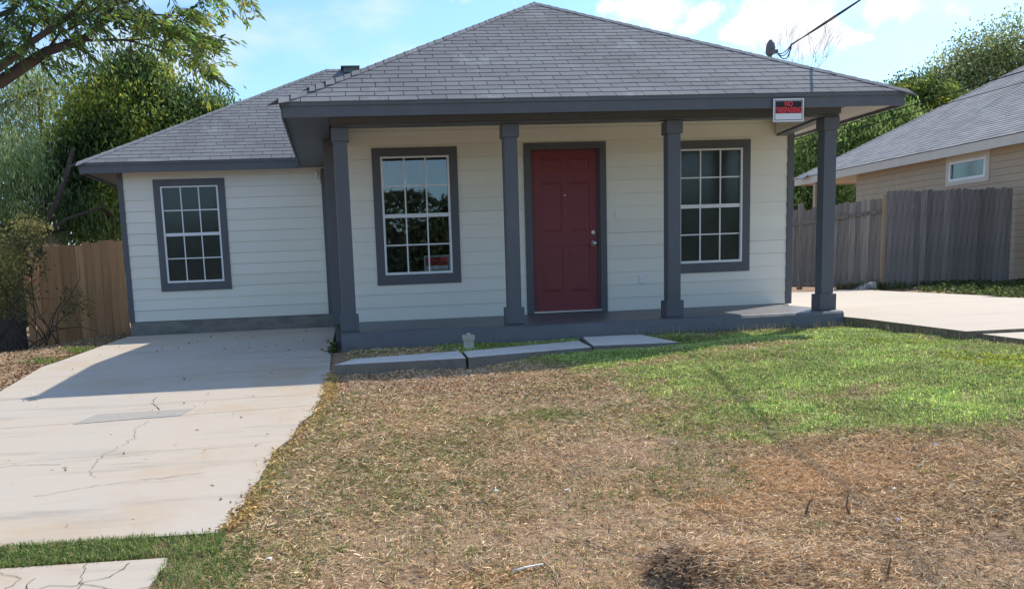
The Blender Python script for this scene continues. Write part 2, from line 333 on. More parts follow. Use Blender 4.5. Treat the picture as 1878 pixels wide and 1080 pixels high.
# cement patch
mb = MB(); pz = [(-4.57, -4.80), (-3.79, -4.70), (-3.73, -4.47), (-4.47, -4.50)]
mb.hexa([(x, y, zd(x, y)-.03) for x, y in pz]+[(x, y, zd(x, y)+.004) for x, y in pz]); mb.build('cement_patch', 'patchc', drv)
def crack(pts, w, parent, zf, name='crack', seed=0):
    r = random.Random(seed); P = []
    for i in range(len(pts)-1):
        n = max(2, int(math.dist(pts[i], pts[i+1])/.035))
        for k in range(n):
            t = k/n; P.append((pts[i][0]*(1-t)+pts[i+1][0]*t+r.gauss(0, .009), pts[i][1]*(1-t)+pts[i+1][1]*t+r.gauss(0, .009)))
    P.append(pts[-1]); V = []; F = []
    for i, p in enumerate(P):
        a = P[max(i-1, 0)]; b = P[min(i+1, len(P)-1)]; dx, dy = b[0]-a[0], b[1]-a[1]; l = math.hypot(dx, dy)+1e-6
        ww = w*(.4+.9*r.random())*.5
        for s_ in (-1, 1):
            x, y = p[0]-dy/l*ww*s_, p[1]+dx/l*ww*s_; V.append((x, y, zf(x, y)+.0035))
    for i in range(len(P)-1): F.append((2*i, 2*i+1, 2*i+3, 2*i+2))
    MB().add(V, F).build(name, 'crack', parent)
crack([(-4.12, -3.95), (-4.10, -4.2), (-4.0, -4.46)], .006, drv, zd, seed=1)
crack([(-4.02, -4.85), (-4.06, -5.1), (-4.0, -5.35), (-4.12, -5.8), (-4.13, -6.1), (-4.05, -6.3)], .003, drv, zd, seed=2)
crack([(-4.35, -5.9), (-4.1, -5.86), (-3.6, -5.76), (-3.1, -5.74)], .003, drv, zd, seed=3)
crack([(-5.0, -6.0), (-4.6, -5.9), (-4.35, -5.95)], .005, drv, zd, seed=4)
crack([(-4.3, -6.6), (-3.9, -6.45), (-3.4, -6.35)], .0035, drv, zd, seed=5)
# cracked pavement piece at the bottom left
pav = tag(empty('pavement', (-4.5, -8.2, -.66)), kind='structure')
def px_l(y): return -7.5
def px_r(y): return -3.40+(fbm(np.asarray(y)*5, 0*np.asarray(y)+3, 8)-.5)*.16
sheet('concrete_slab', -9.3, -7.68, px_l, px_r, zd, 'conc', pav, ny=60, nx=70, slant=-.08)
for k, c in enumerate([[(-4.2, -7.7), (-4.0, -7.85), (-4.05, -8.2)], [(-3.75, -7.72), (-3.72, -7.95), (-3.5, -8.1), (-3.38, -8.05)], [(-4.4, -8.0), (-4.0, -7.98), (-3.72, -7.98)], [(-3.95, -7.85), (-3.9, -8.15), (-3.85, -8.4)], [(-3.72, -7.95), (-3.7, -8.2), (-3.75, -8.5)], [(-4.2, -8.2), (-3.9, -8.15), (-3.6, -8.22)], [(-3.55, -7.75), (-3.6, -7.9), (-3.72, -7.95)]]):
    crack(c, .004, pav, zd, seed=20+k)
# right hand driveway
drr = tag(empty('side_driveway', (5.4, 0, -.1)), kind='structure')
zr = lambda x, y: -.10+.022*min(0, y+2)-.012*max(0, y-1)
sheet('concrete_slab', -3.9, 1.2, lambda y: 3.27, lambda y: 7.15, zr, 'conc2', drr, th=.2, ny=10, nx=6)
sheet('concrete_slab', 1.212, 6.9, lambda y: 3.27, lambda y: 7.1+.25*max(0, y-1.2)+.3, zr, 'conc2', drr, th=.2, ny=10, nx=6)
sheet('concrete_slab', 6.912, 8.2, lambda y: 3.27, lambda y: 8.9, zr, 'conc2', drr, th=.2, ny=10, nx=6)
zr2 = lambda x, y: zr(x, y)-.03
sheet('concrete_slab', -9.5, -3.912, lambda y: 3.42, lambda y: 7.15, zr2, 'conc2', drr, th=.2, ny=10, nx=6)
# three loose walkway slabs
ZW = -.215
def walk(label, top, h, dz=(0, 0, 0, 0)):
    o = MB(); n = len(top)
    vs = [(x, y, ZW-h-.1) for x, y in top]+[(x, y, ZW+d) for (x, y), d in zip(top, dz)]
    o.add(vs, [tuple(range(n))[::-1], tuple(range(n, 2*n))]+[(i, (i+1) % n, n+(i+1) % n, n+i) for i in range(n)]); o.mi = [0, 0]+[1]*n
    ob = o.build('walkway_slab', ['walkc', 'walkside'], None, bevel=.008); tag(ob, label, 'walkway slab', 'concrete slabs of the broken walkway'); return ob
walk('long low walkway slab touching the left driveway, first of the three', [(-2.617, -3.34), (-1.375, -3.30), (-1.335, -2.50), (-2.415, -2.83)], .1, (.0, 0, 0, 0))
walk('middle walkway slab in front of the porch beside the pipe stub', [(-1.352, -3.30), (-.02, -2.80), (.07, -1.95), (-1.305, -2.58)], .1, (.005, .0, 0, 0))
walk('angular walkway slab tilted against the porch, right-hand end of the walk', [(.02, -2.72), (.92, -2.74), (.80, -1.85), (.14, -1.85), (.09, -2.2)], .1, (.005, .0, .03, .03, .018))

# ------------------------------------------------------------------ the house
H = tag(empty('house', (0, 0, 0)), 'single storey white sided house with slate trim, red door and pillared porch', 'house')
XL, XR, YF, ZE, SL = -3.02, 3.85, -1.92, 2.38, .545
YW, WXL, WXR = 3.02, -5.757, -2.60     # wing wall
XE, YE = -6.25, 2.71                   # wing eave corner
EXPO = .1675
def plank(parent, x0, x1, z0, z1, Y, m='siding', name='siding_plank'):
    b = MB(); tb, tt = .020, .009; z1 = z1-.0135
    b.hexa([(x0, Y-tb, z0), (x1, Y-tb, z0), (x1, Y, z0), (x0, Y, z0), (x0, Y-tt, z1+.012), (x1, Y-tt, z1+.012), (x1, Y, z1+.012), (x0, Y, z1+.012)])
    return b.build(name, m, parent)
def siding(parent, x0, x1, z0, z1, Y, holes, m='siding', joints=()):
    k = 0; z = z0
    while z < z1-.02:
        zt = min(z+EXPO, z1); iv = [(x0, x1)]
        for (a, b, c, d) in holes:
            if zt > c+.001 and z < d-.001:
                nv = []
                for (p, q) in iv:
                    if b <= p or a >= q: nv.append((p, q))
                    else:
                        if a > p: nv.append((p, a))
                        if b < q: nv.append((b, q))
                iv = nv
        for (p, q) in iv:
            js = [j+(k % 3)*.35 for j in joints if p+.4 < j+(k % 3)*.35 < q-.4]
            cuts = [p]+sorted(js)+[q]
            for a, b in zip(cuts[:-1], cuts[1:]):
                if b-a > .02: plank(parent, a+.0015, b-.0015, z+random.uniform(-.002, .002), zt, Y, m)
        for (a, b, c, d) in holes:
            if z < d < zt: plank(parent, a-.0, b+.0, d+.052, zt, Y, m)
        z = zt; k += 1
def wallbox(name, x0, x1, y0, y1, z0, z1, holes, m='sheath'):
    """front facing wall of thickness y0..y1 with rectangular openings"""
    mb = MB(); xs_ = sorted({x0, x1}|{h[0] for h in holes}|{h[1] for h in holes}); zs_ = sorted({z0, z1}|{h[2] for h in holes}|{h[3] for h in holes})
    for i in range(len(xs_)-1):
        for j in range(len(zs_)-1):
            cx_, cz_ = (xs_[i]+xs_[i+1])/2, (zs_[j]+zs_[j+1])/2
            if any(h[0] < cx_ < h[1] and h[2] < cz_ < h[3] for h in holes): continue
            mb.box(xs_[i], xs_[i+1], y0, y1, zs_[j], zs_[j+1])
    return mb.build(name, m, H)
# window openings: outer trim x0,x1,z0,z1
WZ0, WZ1 = .446, 2.138
WINS = [(-2.03, -.956, 0.0), (1.838, 2.912, 0.0), (-5.254, -4.18, YW)]
def hole(w): return (w[0]+.07, w[1]-.07, WZ0+.09, WZ1-.07)
DO = (-.035, .91, -.05, 2.10)
fw = wallbox('wall', -2.58, 3.48, .0, .12, -.02, 2.9, [hole(WINS[0]), hole(WINS[1]), (-.035, .91, -.02, 2.10)])
siding(fw, -2.52, 3.43, -.005, 2.62, -.0, [hole(WINS[0]), hole(WINS[1]), DO])
ww = wallbox('wall', WXL+.02, WXR, YW, YW+.12, -.01, 2.5, [hole(WINS[2])])
siding(ww, WXL+.06, WXR, -.005, 2.36, YW, [hole(WINS[2])])
# side and rear walls
def sidewall(name, x, face, y0, y1, z0=-.01, z1=2.4):
    w_ = MB().box(x-.06, x+.06, y0, y1, z0, z1).build(name, 'siding', H)
    z = z0+.005
    s_ = MB()
    while z < z1-.05:
        a = x+face*.06; b_ = a+face*.017; c_ = a+face*.006
        s_.hexa([(a, y0, z), (b_, y0, z), (b_, y1, z), (a, y1, z), (a, y0, z+EXPO), (c_, y0, z+EXPO), (c_, y1, z+EXPO), (a, y1, z+EXPO)]); z += EXPO
    s_.build('siding_plank', 'siding', w_); w_.children[0]['kind'] = 'stuff'
sidewall('wall', -2.54, -1, .125, YW-.005)
sidewall('wall', 3.42, 1, .125, 9.6)
sidewall('wall', WXL+.07, -1, YW+.125, 9.6)
MB().box(WXL, 3.48, 9.62, 9.74, -.01, 2.4).build('wall', 'siding', H)
MB().box(WXL-.01, WXR+.0, YW-.012, 9.7, -.5, -.012).build('foundation', 'found', H)
MB().box(-2.6, 3.5, .02, 9.7, -.5, -.03).build('foundation', 'found', H)
MB().box(WXL-.02, WXL+.062, YW-.030, YW+.10, -.012, 2.30).build('corner_board', 'trim', H, bevel=.003)
MB().box(-2.625, -2.50, -.030, .11, -.03, 2.58).build('corner_board', 'trim', H, bevel=.003)
MB().box(3.425, 3.51, -.030, .11, -.012, 2.24).build('corner_board', 'trim', H, bevel=.003)
MB().box(WXR-.10, WXR-.002, YW-.030, YW-.001, -.012, 2.24).build('corner_board', 'trim', H)
# windows
def window(w, kind):
    x0, x1, Y = w; t = .105
    o = MB()
    o.box(x0, x0+t, Y-.032, Y+.02, WZ0, WZ1); o.box(x1-t, x1, Y-.032, Y+.02, WZ0, WZ1)
    o.box(x0+t, x1-t, Y-.032, Y+.02, WZ1-t, WZ1); o.box(x0+t, x1-t, Y-.032, Y+.02, WZ0, WZ0+t+.02)
    win = o.build('window', 'trim', H, bevel=.003)
    ix0, ix1, iz0, iz1 = x0+t, x1-t, WZ0+t+.02, WZ1-t
    fr = MB(); ft = .026
    fr.box(ix0, ix0+ft, Y-.030, Y+.05, iz0, iz1); fr.box(ix1-ft, ix1, Y-.030, Y+.05, iz0, iz1)
    fr.box(ix0+ft, ix1-ft, Y-.030, Y+.05, iz1-ft*.8, iz1); fr.box(ix0+ft, ix1-ft, Y-.036, Y+.05, iz0, iz0+ft*1.2)
    fr.build('frame', 'white', win, bevel=.002)
    zm = 1.305; MB().box(ix0+ft, ix1-ft, Y-.018, Y+.03, zm-.024, zm+.024).build('meeting_rail', 'white', win, bevel=.003)
    gx = np.linspace(ix0+ft, ix1-ft, 4)
    for s_, (a, b) in enumerate([(iz0+ft*1.2, zm-.024), (zm+.024, iz1-ft*.8)]):
        yy = Y+(.004 if s_ == 0 else -.002)
        zc = (a+b)/2; q = MB(); mw = .0085
        for k in (1, 2): q.box(gx[k]-mw, gx[k]+mw, yy-.008, yy+.004, a, b)
        for k in range(3): q.box(gx[k]+(mw if k else 0), gx[k+1]-(mw if k < 2 else 0), yy-.007, yy+.003, zc-mw, zc+mw)
        q.build('muntin', 'white', win)
        for k in range(3):
            for (c, d) in ((a, zc-mw), (zc+mw, b)):
                MB().box(gx[k]+(mw if k else 0), gx[k+1]-(mw if k < 2 else 0), yy+.005, yy+.009, c, d).build('pane', kind, win)
        if kind == 'glass_scr':
            MB().box(ix0+ft, ix1-ft, yy+.013, yy+.015, a, b).build('insect_screen', 'screen', win)
    # the room behind the glass
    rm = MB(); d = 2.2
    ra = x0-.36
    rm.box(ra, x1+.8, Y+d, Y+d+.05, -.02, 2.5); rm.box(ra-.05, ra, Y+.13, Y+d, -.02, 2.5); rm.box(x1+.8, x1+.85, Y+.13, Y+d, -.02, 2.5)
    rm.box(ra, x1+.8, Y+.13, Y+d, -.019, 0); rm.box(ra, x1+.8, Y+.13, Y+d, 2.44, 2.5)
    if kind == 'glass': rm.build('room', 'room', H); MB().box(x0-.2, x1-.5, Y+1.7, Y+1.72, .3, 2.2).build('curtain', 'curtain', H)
    return win
window(WINS[0], 'glass'); window(WINS[1], 'glass_scr'); window(WINS[2], 'glass_scr')
# door
df = MB(); df.box(-.105, -.035+.02, -.034, .1, -.01, 2.155); df.box(.885, .97, -.034, .1, -.01, 2.155); df.box(-.015, .885, -.034, .1, 2.07, 2.155)
df.box(-.015, .002, .0, .1, 0, 2.07); df.box(.868, .885, .0, .1, 0, 2.07)
df.build('door_frame', 'trim', H, bevel=.003)
MB().box(-.015, .885, -.045, .06, .0, .028).build('threshold', 'metal', H, bevel=.004)
dr = MB().box(.003, .867, .035, .072, .03, 2.067).build('door', 'door', H)
DX = [(.115, .395), (.475, .755)]; DZ = [(.24, .85), (1.0, 1.56), (1.68, 1.93)]
DZ = [(.26, .86), (1.03, 1.68), (1.80, 1.98)]
st = MB(); y0, y1 = .027, .0352
xs_ = [.003, DX[0][0], DX[0][1], DX[1][0], DX[1][1], .867]; zs_ = [.03]+[q for p in DZ for q in p]+[2.067]
for i in range(5):
    for j in range(7):
        if i in (1, 3) and j in (1, 3, 5): continue
        st.box(xs_[i], xs_[i+1], y0, y1, zs_[j], zs_[j+1])
st.build('door_stile', 'door', dr)
for a, b in DX:
    for c, d in DZ:
        p_ = MB(); i_ = .022; o_ = .045
        p_.hexa([(a+.004, .036, c+.004), (b-.004, .036, c+.004), (b-.004, .036, d-.004), (a+.004, .036, d-.004), (a+o_, .0275, c+o_), (b-o_, .0275, c+o_), (b-o_, .0275, d-o_), (a+o_, .0275, d-o_)])
        p_.build('door_panel', 'door', dr)
kb = MB(); kb.cyl((.802, .027, .88), (.802, .018, .88), .034, n=20); kb.cyl((.802, .018, .88), (.802, -.012, .88), .012, n=12)
kb.tube([(.802, -.012, .88), (.802, -.02, .88), (.802, -.032, .88), (.802, -.044, .88), (.802, -.048, .88)], [.014, .024, .029, .022, .010], 16)
kb.build('handle', 'metal', dr, smooth=False)
db = MB(); db.cyl((.80, .027, 1.02), (.80, .012, 1.02), .028, .025, n=18); db.cyl((.80, .012, 1.02), (.80, .006, 1.02), .012, n=10); db.build('deadbolt', 'metal', dr)
MB().cyl((.435, .027, 1.50), (.435, .023, 1.50), .008, n=8).build('peephole', 'metal', dr)
# porch slab
sb = MB(); nxs = 60; top = []; 
def slabz(x, y): return -.006+(y)*.012
r_ = random.Random(3)
for i in range(nxs+1):
    x = -2.53+(3.26+2.53)*i/nxs; wv = (float(fbm(np.array(x*1.3), np.array(2.0), 4))-.5)*.035; wz = (float(fbm(np.array(x*2.1), np.array(7.0), 6))-.5)*.024
    top.append([(x, .0, -.008), (x, -1.70+wv*.3, slabz(x, -1.7)+wz*.3), (x, -1.765+wv, slabz(x, -1.76)-.010+wz), (x, -1.785+wv, -.06+wz), (x, -1.80+wv*1.2, -.18), (x, -1.815+wv, -.45)])
V = [q for c in top for q in c]; F = []
for i in range(nxs):
    for j in range(5): a = i*6+j; F.append((a, a+1, a+7, a+6))
F.append(tuple(range(6))[::-1]+()); F.append(tuple(nxs*6+j for j in range(6)))
sb.add(V, F)
slab = sb.build('porch_slab', 'slabpaint', H)
# beams, columns
bm = MB(); bm.box(-2.53, 3.27, -1.60, -1.46, 2.20, 2.50); bm.box(-2.515, 3.255, -1.588, -1.472, 2.165, 2.1995)
bm.build('porch_beam', 'trim', H, bevel=.004)
MB().box(-2.50, -2.38, -1.459, -.032, 2.17, 2.5).build('porch_beam', 'trim', H, bevel=.004)
MB().hexa([(3.10, -1.459, 2.17), (3.235, -1.459, 2.17), (3.40, -.032, 2.17), (3.26, -.032, 2.17), (3.10, -1.459, 2.5), (3.235, -1.459, 2.5), (3.40, -.032, 2.5), (3.26, -.032, 2.5)]).build('porch_beam', 'trim', H, bevel=.004)
MB().hexa([(3.086, -1.455, 2.20), (3.098, -1.455, 2.20), (3.258, -.034, 2.20), (3.246, -.034, 2.20), (3.086, -1.455, 2.475), (3.098, -1.455, 2.475), (3.258, -.034, 2.475), (3.246, -.034, 2.475)]).build('beam_facing', 'siding', H)
MB().box(-2.375, 3.085, -1.459, -.035, 2.476, 2.49).build('porch_ceiling', 'beige', H)
for i in range(4):
    cx_ = -2.4275+1.8624*i
    if i == 3: cx_ = 3.15
    c = MB().box(cx_-.075, cx_+.075, -1.60, -1.45, -.02, 2.165).build('column', 'trim', H, bevel=.006)
    c.data.name = 'column'
    MB().box(cx_-.102, cx_+.102, -1.627, -1.423, -.024, .165).build('base', 'trim', c, bevel=.006)
    MB().box(cx_-.094, cx_+.094, -1.62, -1.43, 2.02, 2.160).build('capital', 'trim', c, bevel=.006)

# roof decks
th = math.atan(SL); ct, stn = math.cos(th), math.sin(th)
AX = (XL+XR)/2; RUN = (XR-XL)/2; AY = YF+RUN; AZ = ZE+SL*RUN
RW = 10.15; YM = (YE+RW)/2; MZ = ZE+SL*(YM-YE); RX0 = XE+(YM-YE); RX1 = XR-(YM-YE)
roof = MB()
def thickpoly(mb, P, dz=.03, mi=0):
    n = len(P); mb.add([(x, y, z-dz) for x, y, z in P]+list(P), [tuple(range(n))[::-1], tuple(range(n, 2*n))]+[(i, (i+1) % n, n+(i+1) % n, n+i) for i in range(n)], mi)
zb = ZE-.006
def rp(x, y, z): return (x, y, z-.008)
A = rp(AX, AY, AZ); yv = YE+(AZ-ZE)/SL           # where porch ridge runs into the main slope
B = rp(AX, yv, AZ)
roof.add([rp(XL, YF, ZE), rp(XR, YF, ZE), A], [(0, 1, 2)])                                   # front hip
roof.add([rp(XL, YE, ZE), rp(XL, YF, ZE), A, B], [(0, 1, 2, 3)])                             # left slope to valley
roof.add([rp(XR, YF, ZE), rp(XR, RW, ZE), rp(RX1, YM, MZ), rp(AX, yv, AZ), A], [(0, 1, 2, 3, 4)])
roof.add([rp(XE, YE, ZE), rp(XL, YE, ZE), B, rp(RX0, YM, MZ)], [(0, 1, 2, 3)])
roof.add([rp(XE, RW, ZE), rp(XE, YE, ZE), rp(RX0, YM, MZ)], [(0, 1, 2)])
roof.add([rp(XR, RW, ZE), rp(XE, RW, ZE), rp(RX0, YM, MZ), rp(RX1, YM, MZ)], [(0, 1, 2, 3)])
roof.add([B, rp(RX1, YM, MZ), rp(RX0, YM, MZ)], [(0, 1, 2)])
rf = roof.build('roof', 'shgap', H)
# shingles: s runs up the slope from the eave, x along it
TW, TE = .305, .142
def fr_pt(x, s, lift, ye): return (x, ye+s*ct-lift*stn, ZE+s*stn+lift*ct)
bigs = []; rest = MB(); full_me = None; cnt = 0
def tabquad(xa, xb, ua, ub, s0, s1, ye):
    lo, hi = .009, .003
    return [fr_pt(xa, s0, 0, ye), fr_pt(xb, s0, 0, ye), fr_pt(ub, s1, 0, ye), fr_pt(ua, s1, 0, ye), fr_pt(xa, s0, lo, ye), fr_pt(xb, s0, lo, ye), fr_pt(ub, s1, hi, ye), fr_pt(ua, s1, hi, ye)]
def courses(ye, lim_l, lim_r, smax, singles, off=0.0, xmin=-99, xmax=99):
    global cnt, full_me
    k = 0; s = -.018
    rr = random.Random(5)
    while s < smax-.03:
        s1 = min(s+TE+.012, smax); y0 = max(s, 0)*ct; y1 = s1*ct
        x0l, x0r = lim_l(y0), lim_r(y0); x1l, x1r = lim_l(y1), lim_r(y1)
        x = min(x0l, x1l)-TW+((k*.5) % 1)*TW+(rr.random()-.5)*.02+off
        x = -8+math.ceil((x+8)/TW)*TW-TW+((k % 2)*.5)*TW+(k*.013 % .06)
        wob = [rr.gauss(0, .0035)]
        while x < max(x0r, x1r):
            g_ = .0035; j0 = rr.gauss(0, .003)
            xa, xb = max(x+g_, x0l), min(x+TW-g_, x0r); ua, ub = max(x+g_, x1l), min(x+TW-g_, x1r)
            if xb > xa+.015 or ub > ua+.015:
                if xb < xa: xa = xb = min(max((xa+xb)/2, x0l), x0r)
                if ub < ua: ua = ub = min(max((ua+ub)/2, x1l), x1r)
                dz0 = wob[0]+j0
                q = tabquad(xa, xb, ua, ub, s+dz0, s1, ye)
                if singles and cnt < 300:
                    cnt += 1
                    isfull = abs(xa-(x+g_)) < 1e-6 and abs(xb-(x+TW-g_)) < 1e-6 and abs(ua-xa) < 1e-6 and abs(ub-xb) < 1e-6
                    if isfull and abs(s1-s-TE-.012) < 1e-6:
                        if full_me is None:
                            ref = tabquad(0, TW-2*g_, 0, TW-2*g_, 0, TE+.012, 0); full_me = MB().hexa([(p[0], p[1], p[2]-ZE) for p in ref]).mesh('shingle', 'shingle')
                        o_ = link('shingle', full_me, rf); o_.location = fr_pt(xa, s+dz0, 0, ye)
                    else: MB().hexa(q).build('shingle', 'shingle', rf)
                else: rest.hexa(q)
            x += TW
        s += TE; k += 1
SM = RUN/ct
courses(YF, lambda y: XL+y, lambda y: XR-y, SM, True)
courses(YE, lambda y: XE+y, lambda y: XL+y, (YM-YE)/ct, False)
o_ = rest.build('shingle', 'shingle', rf); o_['kind'] = 'stuff'
# other slopes, out of sight from the street: strips
oth = MB()
def strips(P0, P1, T0, T1, n):
    P0, P1, T0, T1 = map(Vector, (P0, P1, T0, T1))
    for k in range(n):
        a, b = k/n, (k+1)/n
        q = [P0.lerp(T0, a), P1.lerp(T1, a), P1.lerp(T1, b), P0.lerp(T0, b)]; u = Vector((0, 0, 1))
        oth.hexa([p for p in q]+[q[0]+u*.012, q[1]+u*.012, q[2]+u*.004, q[3]+u*.004])
strips((XR, YF, ZE), (XR, RW, ZE), (AX, AY, AZ), (AX, YM+RX1-AX+2*0, AZ), 27) if False else strips((XR, YF, ZE), (XR, RW, ZE), (AX, AY, AZ), (AX, AY+.01+(RW-YF)-2*RUN, AZ), 27)
strips((XL, YE, ZE), (XL, YF, ZE), (AX, yv, AZ), (AX, AY, AZ), 27)
strips((XE, RW, ZE), (XE, YE, ZE), (RX0, YM, MZ), (RX0, YM, MZ), 30)
strips((XR, RW, ZE), (XE, RW, ZE), (RX1, YM, MZ), (RX0, YM, MZ), 30)
o_ = oth.build('shingle', 'shingle', rf); o_['kind'] = 'stuff'
# hip and ridge caps
rc = random.Random(9)
def caps(p0, p1, n1, n2, name='ridge_cap', w=.135, rough=0):
    """n1,n2: outward down-slope directions either side"""
    p0, p1 = Vector(p0), Vector(p1); d = (p1-p0); Ln = d.length; d.normalize(); n = int(Ln/.145)
    n1, n2 = Vector(n1).normalized(), Vector(n2).normalized(); u = Vector((0, 0, 1))
    for k in range(n+1):
        a = p0+d*(k*.145-.01); b = a+d*min(.20, max(.03, Ln-k*.145+.02)); l0, l1 = .019+rc.random()*.004, .012
        j = rc.gauss(0, .006+rough*.02); l0 += (rough if k < 9 else 0)*rc.random()**2*.03; ww = w+rc.gauss(0, .006)
        A_ = a+u*l0+d*j; B_ = b+u*l1
        V_ = [A_, A_+n1*ww-u*rc.random()*.003, B_+n1*w, B_, B_+n2*w, A_+n2*ww-u*rc.random()*.003]
        V2 = [q-u*.009 for q in V_]
        MB().add(V_+V2, [(0, 1, 2, 3), (0, 3, 4, 5), (7, 6, 9, 8), (6, 11, 10, 9), (0, 6, 7, 1), (0, 5, 11, 6), (1, 7, 8, 2), (5, 4, 10, 11), (2, 8, 9, 3), (3, 9, 10, 4)]).build(name, 'shingle', rf)
ff = (0, -ct, -stn); lf = (-ct, 0, -stn); rr_ = (ct, 0, -stn)
caps((XL, YF, ZE), (AX, AY, AZ), ff, lf, w=.14, rough=1)
caps((XR, YF, ZE), (AX, AY, AZ), rr_, ff, w=.14)
caps((XE, YE, ZE), (RX0, YM, MZ), ff, lf, w=.14)
caps((RX0, YM, MZ), (AX-.2, YM, MZ), (0, -ct, -stn), (0, ct, -stn))
caps((AX, AY, AZ), (AX, yv-.05, AZ), lf, rr_)
vt = MB(); vt.box(-2.20, -1.94, YM-.22, YM-.04, MZ-.09, MZ+.002); vt.box(-2.25, -1.90, YM-.26, YM-.0, MZ+.004, MZ+.024); vt.build('roof_vent', 'dgrey', rf)
# fascia and soffit
def fascia(x0, x1, y0, y1, z0=2.222, z1=2.366): return MB().box(x0, x1, y0, y1, z0, z1).build('fascia', 'trim', H, bevel=.003)
fascia(XL+.02, XR-.02, YF+.0, YF+.022); fascia(XL+.0, XL+.022, YF+.023, YE-.001); fascia(XR-.022, XR, YF+.023, RW)
fascia(XE+.02, XL+.0, YE, YE+.022); fascia(XE, XE+.022, YE+.023, RW); fascia(XE, XR, RW+.001, RW+.02)
for a in [(XL-.01, XR+.01, YF-.012, YF-.001), (XE-.01, XL-.01, YE-.012, YE-.001)]: MB().box(*a, 2.335, 2.371).build('drip_edge', 'trim', H)
MB().box(XL-.012, XL-.001, YF-.012, YE-.013, 2.335, 2.371).build('drip_edge', 'trim', H); MB().box(XR+.001, XR+.012, YF-.0, RW, 2.335, 2.371).build('drip_edge', 'trim', H)
zs0, zs1 = 2.262, 2.274
MB().box(XL+.1, XR-.1, YF+.023, -1.602, zs0, zs1).build('soffit', 'trim', H)
MB().box(XL+.023, -2.535, YF+.025, .6, zs0-.003, zs1-.003).build('soffit', 'trim', H)
MB().box(XL+.023, -2.62, .606, YW-.035, zs0-.003, zs1-.003).build('soffit', 'trim', H)
MB().box(3.275, XR-.023, YF+.025, RW-.1, zs0-.005, zs1-.005).build('soffit', 'trim_lt', H)
MB().box(XE+.023, WXR-.42, YE+.023, YW-.001, zs0-.003, zs1-.003).build('soffit', 'trim', H)
MB().box(XE+.023, WXL, YW, RW-.1, zs0-.003, zs1-.003).build('soffit', 'trim', H)
MB().box(XL+.03, -2.51, YF+.03, YF+.05, 2.18, 2.262).build('frieze_board', 'trim', H) if False else None
# small fixtures
MB().box(1.083, 1.108, -.032, -.014, 1.205, 1.275).build('doorbell', 'white', H, bevel=.004)
ot = MB(); ot.box(1.392, 1.475, -.024, -.010, .335, .455); ot.box(1.405, 1.462, -.034, -.0245, .345, .392); ot.box(1.405, 1.462, -.034, -.0245, .398, .445); ot.build('outlet_box', 'white', H, bevel=.003)
wc = MB(); wc.box(-2.80, -2.755, YW-.075, YW-.032, 2.08, 2.20); wc.box(-2.745, -2.72, YW-.05, YW-.032, 2.02, 2.15); wc.build('wall_light', 'white', H, bevel=.004)
# service mast on the right-hand slope
MX, MY = 3.647, 1.0
ms = MB(); ms.cyl((MX, MY, 2.42), (MX, MY, 3.43), .030, n=14)
ms.build('service_mast', 'dgrey', H)
hd = MB(); hd.tube([(MX, MY, 3.40), (MX, MY, 3.43), (MX+.005, MY-.01, 3.50), (MX+.0, MY-.02, 3.56), (MX-.0, MY-.02, 3.60)], [.045, .062, .066, .05, .02], 14); hd.box(MX-.035, MX+.075, MY-.10, MY-.0, 3.415, 3.455); hd.build('weatherhead', 'dgrey', H.children[-1] if False else None)
wh = bpy.data.objects[hd and 'weatherhead']; wh.parent = bpy.data.objects['service_mast']

# cable to the street pole
def catenary(p, q, sag, n=40): return [Vector(p).lerp(Vector(q), i/n)-Vector((0, 0, sag*4*(i/n)*(1-i/n))) for i in range(n+1)]
cb = MB(); P0 = Vector((MX+.14, MY-.35, 3.46)); Q = onY(1553, 0, -1.0); dq = (Q-P0); P1 = P0+dq*9.0+Vector((0, 0, -.3))
base = catenary(P0, P1, .18, 160)
for ph in (0, 3.1):
    cb.tube([p+Vector((math.cos(i*.16+ph)*.008, 0, math.sin(i*.16+ph)*.008)) for i, p in enumerate(base)], [.0075]*len(base), 6)
for k, (dx, s_) in enumerate([(.0, .10), (.03, .14), (-.02, .07)]):
    a = Vector((MX+.05, MY-.09, 3.43)); cb.tube([a.lerp(P0, t)-Vector((0, 0, s_*4*t*(1-t)))+Vector((dx*math.sin(t*3.1), 0, 0)) for t in np.linspace(0, 1, 14)], [.007]*14, 5)
tag(cb.build('overhead_cable', 'black'), 'twisted black service cable rising from the roof mast towards the street', 'cable')
for k, (a, b, lab) in enumerate([((1460, 252), (1660, 190), 'upper thin black wire crossing the trees behind the right eave'), ((1460, 262), (1660, 205), 'lower thin black wire crossing the trees behind the right eave')]):
    p, q = onY(*a, 14), onY(*b, 13); p2 = p+(p-q)*1.0; q2 = q+(q-p)*5
    tag(MB().tube(catenary(p2, q2, .12, 24), [.012]*25, 5).build('power_line', 'black'), lab, 'wire', 'thin wires behind the house')

